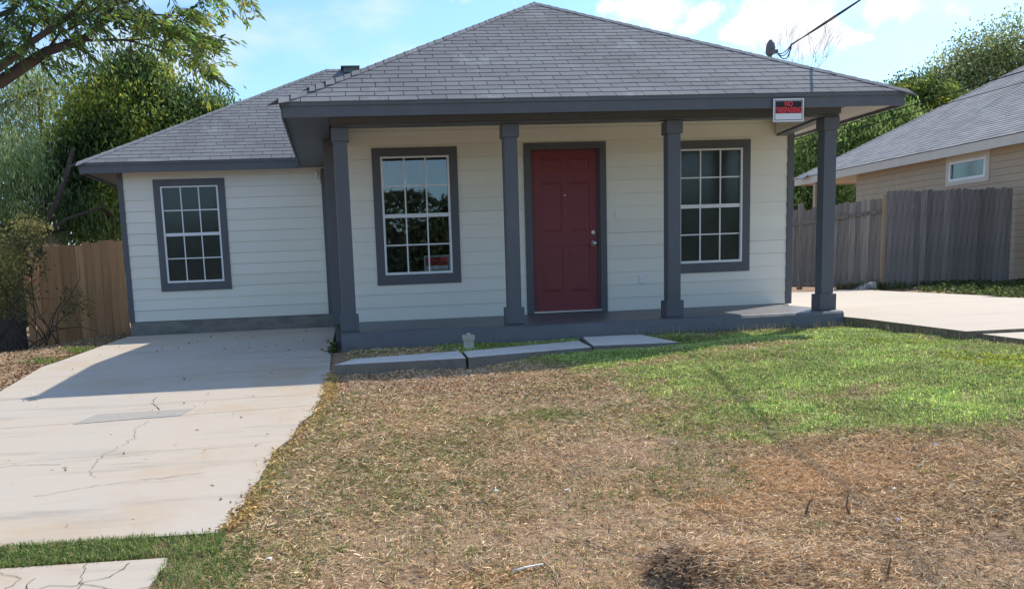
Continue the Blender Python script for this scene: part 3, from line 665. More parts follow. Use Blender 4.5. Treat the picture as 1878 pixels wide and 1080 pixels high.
# NO TRESPASSING signs
def sign(name, loc, w, h, label, dark=False, tilt=0):
    root = tag(empty(name, loc), label, 'sign'); root.rotation_euler = (0, R(tilt), 0)
    def part(nm, mb, m):
        me = mb.mesh(nm, m); o = bpy.data.objects.new(nm, me); col.objects.link(o); o.parent = root; return o
    part('plate', MB().box(-w/2, w/2, -.002, .0, 0, h), 'signwhite')
    b = MB(); i = .016; t = .006
    b.box(-w/2+i, w/2-i, -.0035, -.0021, i, i+t); b.box(-w/2+i, w/2-i, -.0035, -.0021, h-i-t, h-i); b.box(-w/2+i, -w/2+i+t, -.0035, -.0021, i+t, h-i-t); b.box(w/2-i-t, w/2-i, -.0035, -.0021, i+t, h-i-t)
    part('border', b, 'signblack')
    part('black_field', MB().box(-w/2+.027, w/2-.027, -.0035, -.0021, h*.36, h-.027), 'signblack' if not dark else 'signred')
    for txt, zc, tw, thh in (('NO', h*.775, w*.26, h*.22), ('TRESPASSING', h*.505, w*.86, h*.25)):
        cu = bpy.data.curves.new('lettering', 'FONT'); cu.body = txt; cu.size = 1; cu.align_x = 'CENTER'; cu.offset = .03; cu.extrude = .0
        to = bpy.data.objects.new('tmp', cu); col.objects.link(to); bpy.context.view_layer.update()
        me = bpy.data.meshes.new_from_object(to.evaluated_get(bpy.context.evaluated_depsgraph_get())); bpy.data.objects.remove(to)
        co = np.zeros(len(me.vertices)*3); me.vertices.foreach_get('co', co); co = co.reshape(-1, 3)
        mn, mxx = co.min(0), co.max(0); nw = np.zeros_like(co)
        nw[:, 0] = ((co[:, 0]-mn[0])/(mxx[0]-mn[0])-.5)*tw; nw[:, 2] = ((co[:, 1]-mn[1])/(mxx[1]-mn[1])-.5)*thh+zc; nw[:, 1] = -.0045
        me.vertices.foreach_set('co', nw.ravel()); me.materials.clear(); me.materials.append(M['signred'] if not dark else M['signblack']); me.update()
        o = bpy.data.objects.new('lettering', me); col.objects.link(o); o.parent = root
    for sx in (-1, 1): part('screw', MB().cyl((sx*(w/2-.03), -.002, h-.009), (sx*(w/2-.03), -.006, h-.009), .006, n=8), 'metal')
    return root
sign('no_trespassing_sign', (2.462, YF-.028, 2.068), .352, .245, 'black and red no trespassing sign with white border on the porch fascia', tilt=0)
sign('window_sign', (-1.255, .035, .595), .33, .205, 'small red sign leaning inside the window left of the door', dark=True)

# pipe stub
pp = MB(); px_, py_ = -1.18, -2.12; pp.cyl((px_, py_, -.3), (px_, py_, -.13), .056, n=16); pp.cyl((px_, py_, -.135), (px_, py_, -.085), .068, n=16)
pr = pp.build('drain_cleanout', 'pvc'); tag(pr, 'dirty white plastic drain stub standing by the porch slab', 'pipe')
MB().box(px_-.02, px_+.02, py_-.02, py_+.02, -.084, -.064).build('cap_nut', 'pvc', pr, bevel=.003)

# ------------------------------------------------------------------ fences
def board_mesh(w, h, t=.018, ear=.03, m='greywood'):
    a = w/2; b = MB(); P = [(-a, 0), (a, 0), (a, h-ear), (a-ear, h), (-a+ear, h), (-a, h-ear)]
    n = 6; b.add([(x, -t/2, z) for x, z in P]+[(x, t/2, z) for x, z in P], [tuple(range(n)), tuple(range(n, 2*n))[::-1]]+[((i+1) % n, i, n+i, n+(i+1) % n) for i in range(n)])
    return b.mesh('board', m)
def fence(name, label, a, b, z0, z1, w, m, ear=.03, jit=.02, rails=(.35, 1.5), railside=1, postm=None, group=None, tilt=.004, zb1=None, zt1=None, gap=.006, yj=.004):
    a = Vector(a); b = Vector(b); d = (b-a); Ln = d.length; ang = math.atan2(d.y, d.x); n = int(round(Ln/(w+gap)))
    root = tag(empty(name, (a.x, a.y, z0)), label, 'fence', group)
    rr = random.Random(int(Ln*100)); me = board_mesh(w, 1.0, ear=ear, m=m) if False else None
    cache = {}
    for k in range(n):
        t = (k+.5)/n; zb_ = z0+((zb1 if zb1 is not None else z0)-z0)*t; zt_ = z1+((zt1 if zt1 is not None else z1)-z1)*t
        h = round((zt_-zb_+rr.gauss(0, jit))*40)/40
        if h not in cache: cache[h] = board_mesh(w, h, ear=ear, m=m)
        o = bpy.data.objects.new('board', cache[h]); col.objects.link(o); o.parent = root
        p = a+d*t-root.location; o.location = (p.x+math.sin(ang)*0, p.y+rr.gauss(0, yj), zb_-z0)
        o.rotation_euler = (rr.gauss(0, .006), rr.gauss(0, tilt), ang+rr.gauss(0, .03))
    nv = Vector((-math.sin(ang), math.cos(ang)))*railside
    for hz in rails:
        r_ = MB(); o1 = .013; o2 = .05; ft = (hz-0)
        p0 = Vector((0, 0)); p1 = Vector((d.x, d.y))
        zz0 = z1-z0-(1.9-hz) if hz > 1 else hz*.6; dzz = ((zt1 if zt1 is not None else z1)-z1) if hz > 1 else ((zb1 if zb1 is not None else z0)-z0)
        q = [p0+nv*o1, p1+nv*o1, p1+nv*o2, p0+nv*o2]
        r_.hexa([(q[0].x, q[0].y, zz0), (q[1].x, q[1].y, zz0+dzz), (q[2].x, q[2].y, zz0+dzz), (q[3].x, q[3].y, zz0), (q[0].x, q[0].y, zz0+.085), (q[1].x, q[1].y, zz0+dzz+.085), (q[2].x, q[2].y, zz0+dzz+.085), (q[3].x, q[3].y, zz0+.085)])
        me_ = r_.mesh('rail', m); o = bpy.data.objects.new('rail', me_); col.objects.link(o); o.parent = root
    return root
def fpost(root, x, y, z0, z1, m, w=.045):
    o = MB().box(x-w-root.location.x, x+w-root.location.x, y-w-root.location.y, y+w-root.location.y, z0-root.location.z, z1-root.location.z).mesh('post', m)
    q = bpy.data.objects.new('post', o); col.objects.link(q); q.parent = root
f1 = fence('wooden_fence', 'tall weathered grey board fence ending against the tan neighbouring house', (10.08, 8.5, 0), (13.22, 8.5, 0), -.24, 2.0, .14, 'greywood', rails=(.35, 1.5), railside=1, jit=.012)
f2 = fence('wooden_gate', 'sagging grey board gate with exposed rails between house and tall fence', (7.6, 10.65, 0), (10.0, 8.54, 0), -.13, 1.58, .139, 'greywood', rails=(.05, 1.55), railside=-1, jit=.015, tilt=.008, zt1=1.86, yj=.006, gap=.001)
fpost(f1, 10.03, 8.47, -.25, 1.93, 'tanpost', .03); fpost(f2, 8.65, 9.72, -.2, 1.86, 'greywood', .05)
f3 = fence('wooden_fence', 'brown plank fence standing left of the white wing wall', (-7.33, 4.25, 0), (-6.0, 4.0, 0), -.50, 1.25, .138, 'brownwood', ear=.012, rails=(.5, 1.45), railside=1, jit=.012, tilt=.003, zb1=-.2, zt1=1.30, gap=.004)
f4 = fence('wooden_fence', 'lower leaning greyish brown planks behind the vines, left end of the brown fence', (-7.80, 4.62, 0), (-7.36, 4.42, 0), -.55, 1.12, .138, 'brownwood', ear=.012, rails=(.5, 1.4), railside=1, jit=.015, tilt=.006, gap=.002)
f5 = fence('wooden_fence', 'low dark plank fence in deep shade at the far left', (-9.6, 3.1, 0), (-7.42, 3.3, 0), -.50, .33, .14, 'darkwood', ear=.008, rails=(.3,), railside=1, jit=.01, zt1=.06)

# ------------------------------------------------------------------ neighbouring house
NB = tag(empty('neighbour_house', (13.3, 8, -.2)), 'tan sided house with grey shingle roof beyond the weathered fence', 'house')
def nbp(name, mb, m, par=None): return mb.build(name, m, par or NB, bevel=0)
WX = 13.3; NY0, NY1 = -1.5, 15.3
wn = (9.42, 11.05, 2.225, 3.0)       # window outer in y,z
wy0, wy1 = wn[0], wn[1]
wall = MB(); 
wall.box(WX, WX+.12, NY0, wy0+.1, -.12, 3.05); wall.box(WX, WX+.12, wy1-.1, NY1, -.12, 3.05); wall.box(WX, WX+.12, wy0+.1, wy1-.1, -.12, 2.32); wall.box(WX, WX+.12, wy0+.1, wy1-.1, 2.86, 3.05)
nw = nbp('wall', wall, 'sheath')
z = -.12
while z < 3.0:
    zt = min(z+.163, 3.03)
    seg = [(NY0, NY1)] if (zt < 2.33 or z > 2.84) else [(NY0, wy0+.06), (wy1-.06, NY1)]
    for a, b in seg:
        MB().hexa([(WX-.018, a, z), (WX, a, z), (WX, b, z), (WX-.018, b, z), (WX-.009, a, zt-.006), (WX, a, zt-.006), (WX, b, zt-.006), (WX-.009, b, zt-.006)]).build('siding_plank', 'tan', nw)
    z = zt
nbp('foundation', MB().box(WX-.004, 21, NY0, NY1, -.6, -.125), 'found')
nbp('wall', MB().box(WX+.12, 21, NY1-.12, NY1-.001, -.12, 3.05), 'tan'); nbp('wall', MB().box(WX+.12, 21, NY0+.001, NY0+.12, -.12, 3.05), 'tan'); nbp('wall', MB().box(20.9, 21, NY0+.12, NY1-.12, -.12, 3.05), 'tan')
nwi = MB(); X0, X1 = WX-.035, WX+.01; t_ = .13
nwi.box(X0, X1, wy0, wy0+t_, 2.24, 2.95); nwi.box(X0, X1, wy1-t_, wy1, 2.24, 2.95); nwi.box(X0, X1, wy0+t_, wy1-t_, 2.83, 2.95); nwi.box(X0, X1, wy0+t_, wy1-t_, 2.24, 2.345)
nwi.box(X0+.006, X1, wy0, wy1, 2.953, 3.04)
nwo = nbp('window', nwi, 'tantrim')
fr = MB(); a, b, c, d = wy0+t_, wy1-t_, 2.345, 2.83; X0 = WX-.04
fr.box(X0, X1, a, a+.06, c, d); fr.box(X0, X1, b-.06, b, c, d); fr.box(X0, X1, a+.06, b-.06, d-.06, d); fr.box(X0, X1, a+.06, b-.06, c, c+.06)
fr.build('frame', 'white', nwo); MB().box(WX-.006, WX, a+.06, b-.06, c+.06, d-.06).build('pane', 'glass_scr', nwo); MB().box(WX+.04, WX+.06, a+.0, b-.0, c+.0, d-.0).build('blind', 'screen', nwo)
EX, EY1, EZ, NS = 12.88, 18.4, 3.17, .565; EY0 = -2.2; HW = 4.6
nbp('fascia', MB().box(EX, EX+.025, EY0, EY1, 2.93, 3.15), 'tantrim'); nbp('fascia', MB().box(EX+.026, 21.5, EY1-.025, EY1, 2.93, 3.15), 'tantrim')
nbp('soffit', MB().box(EX+.026, 21.4, EY0, EY1-.03, 2.975, 2.99), 'tantrim')
nr = MB(); RZ = EZ+NS*HW
nr.add([(EX, EY0, EZ-.01), (EX, EY1, EZ-.01), (EX+HW, EY1-HW, RZ-.01), (EX+HW, EY0+HW, RZ-.01)], [(0, 1, 2, 3)][::1])
nr.add([(EX, EY1, EZ-.01), (EX+2*HW, EY1, EZ-.01), (EX+HW, EY1-HW, RZ-.01)], [(0, 1, 2)]); nr.add([(EX+2*HW, EY0, EZ-.01), (EX+2*HW, EY1, EZ-.01), (EX+HW, EY1-HW, RZ-.01), (EX+HW, EY0+HW, RZ-.01)], [(3, 2, 1, 0)]); nr.add([(EX, EY0, EZ-.01), (EX+2*HW, EY0, EZ-.01), (EX+HW, EY0+HW, RZ-.01)], [(0, 1, 2)])
nroof = nbp('roof', nr, 'shgap')
ns = MB(); nth = math.atan(NS); nc, nsn = math.cos(nth), math.sin(nth); s = -.02; k = 0; rr = random.Random(4)
while s < HW/nc-.05:
    s1 = s+.155; d0 = max(0, s)*nc; ya, yb = EY0+d0, EY1-d0; y = ya+((k % 2)*.5)*.31-.31
    while y < yb:
        p, q = max(y+.006, ya), min(y+.304, yb)
        if q-p > .03:
            j = rr.gauss(0, .004)
            def npt(yy, ss, l): return (EX+ss*nc-l*nsn, yy, EZ+ss*nsn+l*nc)
            ns.hexa([npt(p, s+j, 0), npt(q, s+j, 0), npt(q, s1, 0), npt(p, s1, 0), npt(p, s+j, .014), npt(q, s+j, .014), npt(q, s1, .003), npt(p, s1, .003)])
        y += .31
    s += .142; k += 1
# keep winding outward
o_ = ns.build('shingle', 'shingle2', nroof); o_['kind'] = 'stuff'
def ncap(p0, p1):
    b_ = MB(); p0, p1 = Vector(p0), Vector(p1); d = (p1-p0); n = int(d.length/.16)
    for k in range(n):
        a = p0+d*(k/n); c = p0+d*((k+1.2)/n); u = Vector((0, 0, 1)); e1 = Vector((-nc, 0, -nsn))*.15; e2 = Vector((0, nc, -nsn))*.15
        b_.add([a+u*.03, a+u*.03+e1, c+u*.015+e1, c+u*.015, c+u*.015+e2, a+u*.03+e2], [(0, 1, 2, 3), (0, 3, 4, 5)])
    o = b_.build('ridge_cap', 'shingle2', nroof); o['kind'] = 'stuff'
ncap((EX, EY1, EZ), (EX+HW, EY1-HW, RZ))
nbp('patio_post', MB().box(EX+.08, EX+.22, 17.15, 17.30, -.2, 2.97), 'tan')
sp = MB(); sp.hexa([(12.70, 17.35, 3.10), (12.86, 17.35, 3.22), (12.86, 17.85, 3.22), (12.70, 17.85, 3.10), (12.69, 17.35, 3.115), (12.85, 17.35, 3.235), (12.85, 17.85, 3.235), (12.69, 17.85, 3.115)])
tag(sp.build('solar_panel', 'solar'), 'small blue solar panel clipped to the corner of the tan house eave', 'solar light')
# white shed roof glimpsed at far left
sh = tag(empty('shed', (-11, 13, -.3)), 'outbuilding with white fascia and dark roof edge just showing at the far left', 'shed')
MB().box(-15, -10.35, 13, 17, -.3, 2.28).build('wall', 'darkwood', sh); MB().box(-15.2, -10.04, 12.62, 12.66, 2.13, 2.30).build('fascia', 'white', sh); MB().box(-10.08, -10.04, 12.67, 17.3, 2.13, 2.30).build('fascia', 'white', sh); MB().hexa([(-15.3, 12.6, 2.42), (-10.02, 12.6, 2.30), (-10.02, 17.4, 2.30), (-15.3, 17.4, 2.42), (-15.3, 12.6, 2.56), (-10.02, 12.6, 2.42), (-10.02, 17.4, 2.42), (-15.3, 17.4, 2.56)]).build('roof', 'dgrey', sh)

# ------------------------------------------------------------------ vegetation
def leafmesh(P, D, Lh, Wd, colr):
    """rhombic leaves: P centres, D axis directions, length, width"""
    n = len(P); D = D/np.linalg.norm(D, axis=1, keepdims=True); r = rng.normal(size=(n, 3)); s = np.cross(D, r); s /= np.linalg.norm(s, axis=1, keepdims=True)+1e-9
    nrm = np.cross(D, s)
    Lh = np.broadcast_to(Lh, n)[:, None]; Wd = np.broadcast_to(Wd, n)[:, None]
    V = np.stack([P-D*Lh/2, P+s*Wd/2-D*Lh*.08+nrm*Wd*.12, P+D*Lh/2, P-s*Wd/2-D*Lh*.08+nrm*Wd*.12], 1).reshape(-1, 3)
    i = np.arange(n)[:, None]*4; F = np.concatenate([i+[0, 1, 2], i+[0, 2, 3]], 1).reshape(-1, 3)
    return V, F, np.repeat(colr, 4, 0)
def palette(n, cols, spread=.25):
    c = np.array(cols, float); t = rng.random(n)*(len(c)-1); i = np.clip(t.astype(int), 0, len(c)-2); f = (t-i)[:, None]
    return (c[i]*(1-f)+c[i+1]*f)*(1+rng.normal(0, spread, (n, 1))).clip(.4, 1.8)
def crown_leaves(clumps, per, sub, ls, cols, droop=.3, sr=.16, flat=1.0, lw=.42, shell=.55):
    Ps, Cs = [], []
    for (c, rad, wgt) in clumps:
        ns_ = int(sub*wgt); d = rng.normal(size=(ns_, 3)); d /= np.linalg.norm(d, axis=1, keepdims=True)
        rr_ = shell+(1-shell)*rng.random((ns_, 1))**.6; rr_ *= (1+rng.normal(0, .10, (ns_, 1)))
        ctr = np.array(c)+d*rr_*np.array(rad)
        tt_ = np.clip(fbm(ctr[:, 0]*1.1+ctr[:, 1]*.7+40, ctr[:, 2]*1.3+ctr[:, 1]*.5+40, 66, 3)*2.4-.72+rng.normal(0, .13, ns_), 0, .999)*(len(cols)-1)
        ii = tt_.astype(int); fr_ = (tt_-ii)[:, None]; ca = np.array(cols); tone = (ca[ii]*(1-fr_)+ca[np.minimum(ii+1, len(cols)-1)]*fr_)*(1+rng.normal(0, .15, (ns_, 1))).clip(.5, 1.6)
        for q in range(per):
            Ps.append(ctr+rng.normal(0, sr, (ns_, 3))*np.array([1, 1, flat])); Cs.append(tone*(1+rng.normal(0, .16, (ns_, 1))).clip(.5, 1.6))
    P = np.concatenate(Ps); C_ = np.concatenate(Cs); D = rng.normal(size=P.shape); D[:, 2] -= droop*2
    return leafmesh(P, D, ls*(.7+.6*rng.random(len(P))), ls*lw*(.7+.6*rng.random(len(P))), C_)
def tree(name, label, base, limbs, clumps, cols, ls, per=14, sub=500, cat='tree', group=None, twigs=True, **kw):
    root = tag(empty(name, base), label, cat, group)
    tr = MB()
    for pts, r0, r1 in limbs:
        n = len(pts); P = []
        for i in range(n-1):
            for k in range(3):
                t = k/3; P.append(Vector(pts[i]).lerp(Vector(pts[i+1]), t)+Vector((random.gauss(0, 1), random.gauss(0, 1), 0))*(r0*.18 if i+k else 0))
        P.append(Vector(pts[-1])); m_ = len(P); tr.tube(P, [r0+(r1-r0)*i/(m_-1) for i in range(m_)], 8)
    if twigs:
        for (c, rad, w_) in clumps:
            for q in range(max(2, int(5*w_))):
                e = Vector(c)+Vector([random.uniform(-1, 1)*rad[j]*.8 for j in range(3)]); a = min((Vector(p) for l_ in limbs for p in l_[0][1:]), key=lambda p: (p-e).length)
                mid = a.lerp(e, .5)+Vector((random.gauss(0, .1), random.gauss(0, .1), .1)); tr.tube([a, mid, e], [.03, .02, .006], 5)
    tr.build('trunk', 'bark', root)
    if clumps:
        V, F, C_ = crown_leaves(clumps, per, sub, ls, cols, **kw)
        o = fast('crown', V, F, 'leaf', C_); o.parent = root; o.matrix_parent_inverse = Matrix.Translation(-root.location)
    return root
DG = [(.045, .075, .03), (.08, .135, .045), (.15, .23, .055), (.28, .36, .07), (.55, .54, .09)]
LG = [(.13, .20, .08), (.26, .35, .13), (.42, .50, .20)]
BG = [(.10, .17, .05), (.22, .32, .09), (.38, .47, .15)]
GY_ = [(.13, .19, .08), (.26, .33, .13), (.42, .47, .22)]
def P3(u, v, Y): return tuple(onY(u, v, Y))
# dense dark tree behind the wing
tree('dense_tree', 'dense dark green round tree with yellowish leaf tips behind the left wing roof', (-7.6, 9.3, -.3),
     [([(-7.6, 9.3, -.3), (-7.5, 9.2, 1.0), (-7.2, 9.2, 2.2), (-6.6, 9.2, 3.4)], .16, .08), ([(-7.4, 9.2, 1.4), (-8.0, 9.1, 2.3), (-8.0, 9.1, 3.0)], .09, .04), ([(-7.2, 9.2, 2.2), (-6.2, 9.1, 2.8), (-5.6, 9.3, 3.4)], .08, .03)],
     [(P3(255, 215, 9.2), (1.25, 1.0, 1.15), 1.5), (P3(190, 215, 9), (.85, .8, .9), .9), (P3(330, 235, 9.4), (.85, .8, .65), .8), (P3(250, 300, 9.2), (1.6, 1.1, .9), 1.3), (P3(170, 330, 8.9), (.7, .7, .8), .7), (P3(150, 270, 9), (.55, .6, .6), .5), (P3(385, 215, 9.5), (.45, .5, .28), .35), (P3(255, 145, 9.2), (.5, .5, .45), .45), (P3(180, 410, 9), (.6, .6, .6), .35), (P3(345, 195, 9.4), (.07, .1, .35), .06), (P3(300, 150, 9.3), (.1, .1, .35), .07), (P3(205, 140, 9.2), (.1, .1, .35), .07), (P3(400, 200, 9.4), (.07, .1, .25), .05), (P3(270, 120, 9.2), (.12, .1, .3), .07), (P3(235, 125, 9.2), (.1, .1, .3), .06)],
     DG, .11, per=15, sub=480, droop=.8, sr=.20, lw=.38, shell=.4)
# pale feathery trees at far left
tree('feathery_tree', 'pale airy willow-like tree at the far left edge, tallest there', (-10.2, 13, -.3),
     [([(-10.2, 13, -.3), (-10.0, 13, 1.8), (-9.7, 13, 3.4), (-9.6, 13, 5.4)], .15, .05), ([(-10.0, 13, 1.8), (-9.2, 13, 3.0), (-8.9, 13, 4.0)], .07, .03)],
     [(P3(45, 180, 13), (1.1, 1, .9), .8), (P3(85, 160, 13), (.8, .8, .7), .45), (P3(20, 260, 13), (1.2, 1, 1.0), .9), (P3(80, 290, 13), (.9, .9, .9), .7), (P3(-40, 220, 13), (1, 1, 1.2), .6)],
     GY_, .12, per=12, sub=330, droop=1.4, sr=.24, lw=.24, shell=.1)
tree('weeping_tree', 'light green drooping tree behind the brown plank fence', (-9.0, 7.8, -.4),
     [([(-9.0, 7.8, -.4), (-8.55, 7.7, .9), (-8.3, 7.6, 1.6), (-7.75, 7.5, 2.6), (-7.5, 7.4, 3.2)], .10, .04), ([(-8.65, 7.7, .8), (-8.65, 7.6, 1.5), (-8.2, 7.6, 2.2)], .07, .03), ([(-8.4, 7.6, 1.5), (-7.8, 7.6, 1.9), (-7.1, 7.6, 2.1)], .05, .02)],
     [(P3(40, 360, 8), (1.0, .8, .75), .9), (P3(150, 400, 8.6), (.75, .7, .6), .85), (P3(90, 330, 8.8), (.6, .6, .6), .45), (P3(20, 300, 8), (.7, .7, .6), .4), (P3(200, 420, 9), (.5, .6, .45), .5), (P3(10, 430, 8), (.5, .6, .5), .4)],
     LG, .115, per=12, sub=430, droop=1.6, sr=.18, lw=.26, shell=.1)
tree('tree', 'dark shrub mass showing below the left wing eave corner', (-7.0, 11.5, -.3), [([(-7.0, 11.5, -.3), (-7.0, 11.5, 1.6)], .08, .04)],
     [(P3(190, 380, 11.5), (.9, .7, .7), .8), (P3(215, 330, 11.5), (.5, .5, .6), .5)], DG, .13, per=12, sub=380, sr=.16)
# right-hand trees
def rt_tree(label, ctr, clumps, cols, n=500, ls=.16, name='leafy_tree', **kw):
    base = (ctr[0], ctr[1], -.25); top = clumps[0][0]
    limbs = [([base, (ctr[0]+.2, ctr[1], 2.2), tuple(Vector((ctr[0]+.2, ctr[1], 2.2)).lerp(Vector(top), .6)), top], .17, .04)]
    for c in clumps[1:]: limbs.append(([(ctr[0]+.2, ctr[1], 2.2), tuple(Vector((ctr[0]+.2, ctr[1], 2.2)).lerp(Vector(c[0]), .5)+Vector((0, 0, .3))), c[0]], .08, .03))
    return tree(name, label, base, limbs, clumps, cols, ls, sub=n, group=None, **kw)
rt_tree('bright green tree showing between the porch corner post and the house', (15.5, 26, 0), [(P3(1500, 300, 26), (2.0, 1.6, 1.6), 1.3), (P3(1490, 360, 26), (1.9, 1.6, 1.0), .9), (P3(1560, 260, 26), (1.6, 1.5, 1.3), .9)], BG, 620, .19, per=15, sr=.24, droop=.9)
rt_tree('yellow green tree with upright shoots right of the porch corner post', (19.6, 27, 0), [(P3(1580, 250, 27), (1.9, 1.5, 1.3), 1.1), (P3(1600, 300, 27), (2.0, 1.5, 1.3), 1.0), (P3(1640, 235, 27), (1.2, 1.2, 1.0), .6)], BG, 600, .19, per=15, sr=.24, droop=1.2)
rt_tree('dark green bushy tree touching the tip of the right eave', (23.5, 30, 0), [(P3(1672, 190, 30), (1.5, 1.5, 1.1), 1.0), (P3(1700, 210, 30), (1.8, 1.5, 1.3), 1.0), (P3(1650, 215, 30), (1.0, 1.2, .9), .5)], DG, 560, .20, per=14, sr=.24)
rt_tree('airy olive green tree above the neighbouring roof ridge', (29.0, 33, 0), [(P3(1760, 150, 33), (2.3, 1.8, 1.3), .9), (P3(1800, 120, 33), (2.0, 1.5, 1.4), .8), (P3(1850, 100, 33), (2.2, 1.8, 1.8), .9), (P3(1720, 175, 33), (1.5, 1.2, 1.0), .5), (P3(1890, 150, 33), (2.2, 1.6, 1.8), .8)], GY_+[(.13, .14, .05)], 430, .20, per=11, sr=.32, droop=-.3, shell=.2)
# leafless twiggy top behind the roof
def twiggy(name, label, base, top, spread, n, seed, cat='tree'):
    root = tag(empty(name, base), label, cat); r = random.Random(seed); b = MB()
    b.tube([base, Vector(base).lerp(Vector(top), .55)], [.11, .05], 8); st_ = Vector(base).lerp(Vector(top), .55)
    def grow(p, d, l, rad, dep):
        q = p+d*l; mid = p.lerp(q, .5)+Vector((r.gauss(0, 1), r.gauss(0, 1), r.gauss(0, 1)))*l*.07
        b.tube([p, mid, q], [rad, rad*.85, rad*.6], 5, cap=False)
        if dep == 0: return
        for k in range(r.choice((2, 3))):
            nd_ = (d+Vector((r.gauss(0, spread), r.gauss(0, spread), r.gauss(.05, spread*.6)))).normalized(); grow(q, nd_, l*r.uniform(.6, .85), rad*.6, dep-1)
    for k in range(n): grow(st_, Vector((r.gauss(0, .3), r.gauss(0, .3), 1)).normalized(), (Vector(top)-st_).length*.36, .022, 4)
    b.build('trunk', 'twigbark', root); return root
twiggy('bare_tree', 'leafless twiggy treetop showing behind the service mast', (10.6, 14, -.25), P3(1450, 78, 14), .34, 3, 5)
# far wooded horizon behind everything
def band(name, pts, h, n, ls, cols, seed, depth=3):
    Ps, Cs = [], []
    for (x, y) in pts:
        hh = h*(.7+.6*rng.random()); m_ = n; a = rng.random(m_)*2*np.pi; rr_ = rng.random(m_)**.5*depth
        z = rng.random(m_)*hh; rr_ = rr_*np.sqrt(np.clip(1-(z/hh-.35)**2*1.6, .1, 1))
        Ps.append(np.stack([x+np.cos(a)*rr_, y+np.sin(a)*rr_, z-.4], 1)); Cs.append(palette(m_, cols, .2))
    P = np.concatenate(Ps); V, F, C_ = leafmesh(P, rng.normal(size=P.shape), ls, ls*.6, np.concatenate(Cs)); o = fast(name, V, F, 'leaf', C_); tag(o, 'distant belt of mixed trees beyond the gardens', 'woodland', kind='stuff')
band('far_trees', [(x, 44+6*math.sin(x*.7)) for x in np.arange(-46, 60, 3.0)], 4.6, 420, .5, GY_, 1)
band('far_trees', [(x, -58+4*math.sin(x*.5)) for x in np.arange(-40, 44, 2.5)], 5.6, 2600, .45, [(.04, .06, .028), (.09, .12, .05), (.13, .16, .07)], 2)
bpy.data.objects['far_trees.001']['label'] = 'trees across the street, mirrored in the porch window'

# overhanging chinaberry branches, upper left, tree rooted out of frame
ch = tag(empty('overhanging_tree', (-7.2, -4.6, -.4)), 'tree reaching leafy branches with drooping pinnate leaves over the driveway', 'tree')
YB = -5.0
def B3(u, v, dy=0): return onY(u, v, YB+dy)
tb = MB(); root_pt = Vector((-7.2, -4.6, -.45)); fork = Vector((-6.5, -4.9, 1.3))
tb.tube([root_pt, (-7.1, -4.65, .3), (-6.8, -4.8, .9), fork], [.17, .14, .12, .10], 12)
limbs = [
 [fork, (-5.7, -5, 1.8), B3(0, 151), B3(70, 105), B3(85, 95), B3(151, 74), B3(186, 46), B3(207, 10), B3(222, -40)],
 [fork, (-5.7, -5.1, 1.95), B3(0, 123, -.1), B3(35, 95, -.1), B3(53, 81, -.1), B3(130, 28, -.1), B3(155, 0, -.1), B3(170, -40, -.1)],
 [(-5.9, -5, 1.8), B3(-80, 60, .2), B3(20, 20, .2), B3(60, -30, .2)]]
rads = [(.062, .012), (.046, .011), (.035, .010)]
for l_, (a, b) in zip(limbs, rads): n = len(l_); tb.tube(l_, [a+(b-a)*(i/(n-1))**.8 for i in range(n)], 8)
subl = [[B3(130, 30), B3(169, 21), B3(200, -5)], [B3(116, 75), B3(232, 74), B3(262, 72), B3(283, 68)], [B3(232, 74), B3(250, 78), B3(316, 102), B3(355, 102)], [B3(186, 46), B3(230, 25), B3(300, 28), B3(350, 30)], [B3(207, 10), B3(260, -5), B3(330, -4), B3(420, -8)], [B3(200, 30), B3(260, 40), B3(300, 55), B3(350, 60), B3(385, 75)], [B3(53, 81), B3(60, 50), B3(90, 20)], [B3(85, 95), B3(110, 60), B3(150, 45)], [B3(0, 83), B3(30, 85), B3(60, 60)], [B3(0, 105), B3(10, 100)], [B3(60, 105), B3(80, 118), B3(110, 125)]]
for l_ in subl: n = len(l_); tb.tube(l_, [.011-.008*i/(n-1) for i in range(n)], 6)
tb_o = tb.build('trunk', 'bark', ch, smooth=True)
Ps, Ds, Cs, Ls = [], [], [], []; stems = MB(); rr = random.Random(12)
def compound(p, d, L_, tone):
    """one pinnate leaf: rachis arching down with leaflets both sides"""
    d = d.normalized(); side = d.cross(Vector((0, 0, 1))); side = side.normalized() if side.length > .1 else Vector((1, 0, 0)); pts = []
    side = (side+Vector((0, 0, rr.uniform(-.6, .6)))).normalized()
    for i in range(7):
        t = i/6; pts.append(p+d*L_*t+Vector((0, 0, -.35*L_*t*t)))
    stems.tube(pts, [.0028]*7, 3, cap=False)
    for i in range(1, 7):
        for s_ in (-1, 1):
            for e in range(2 if i < 5 else 1):
                q = pts[i]; dd = (side*s_*rr.uniform(.5, 1)+d*rr.uniform(.5, .9)+Vector((0, 0, -rr.uniform(.2, .8)))).normalized(); l2 = rr.uniform(.045, .075)
                Ps.append(q+dd*(l2*.5+.02*e)+Vector((0, 0, -.01*e))); Ds.append(dd); Cs.append([c*rr.uniform(.75, 1.25) for c in tone]); Ls.append(l2)
    q = pts[6]; Ps.append(q+d*.03); Ds.append(d+Vector((0, 0, -.8))); Cs.append(list(tone)); Ls.append(.07)
CT = [(.10, .17, .05), (.19, .29, .065), (.30, .40, .08), (.44, .48, .09)]
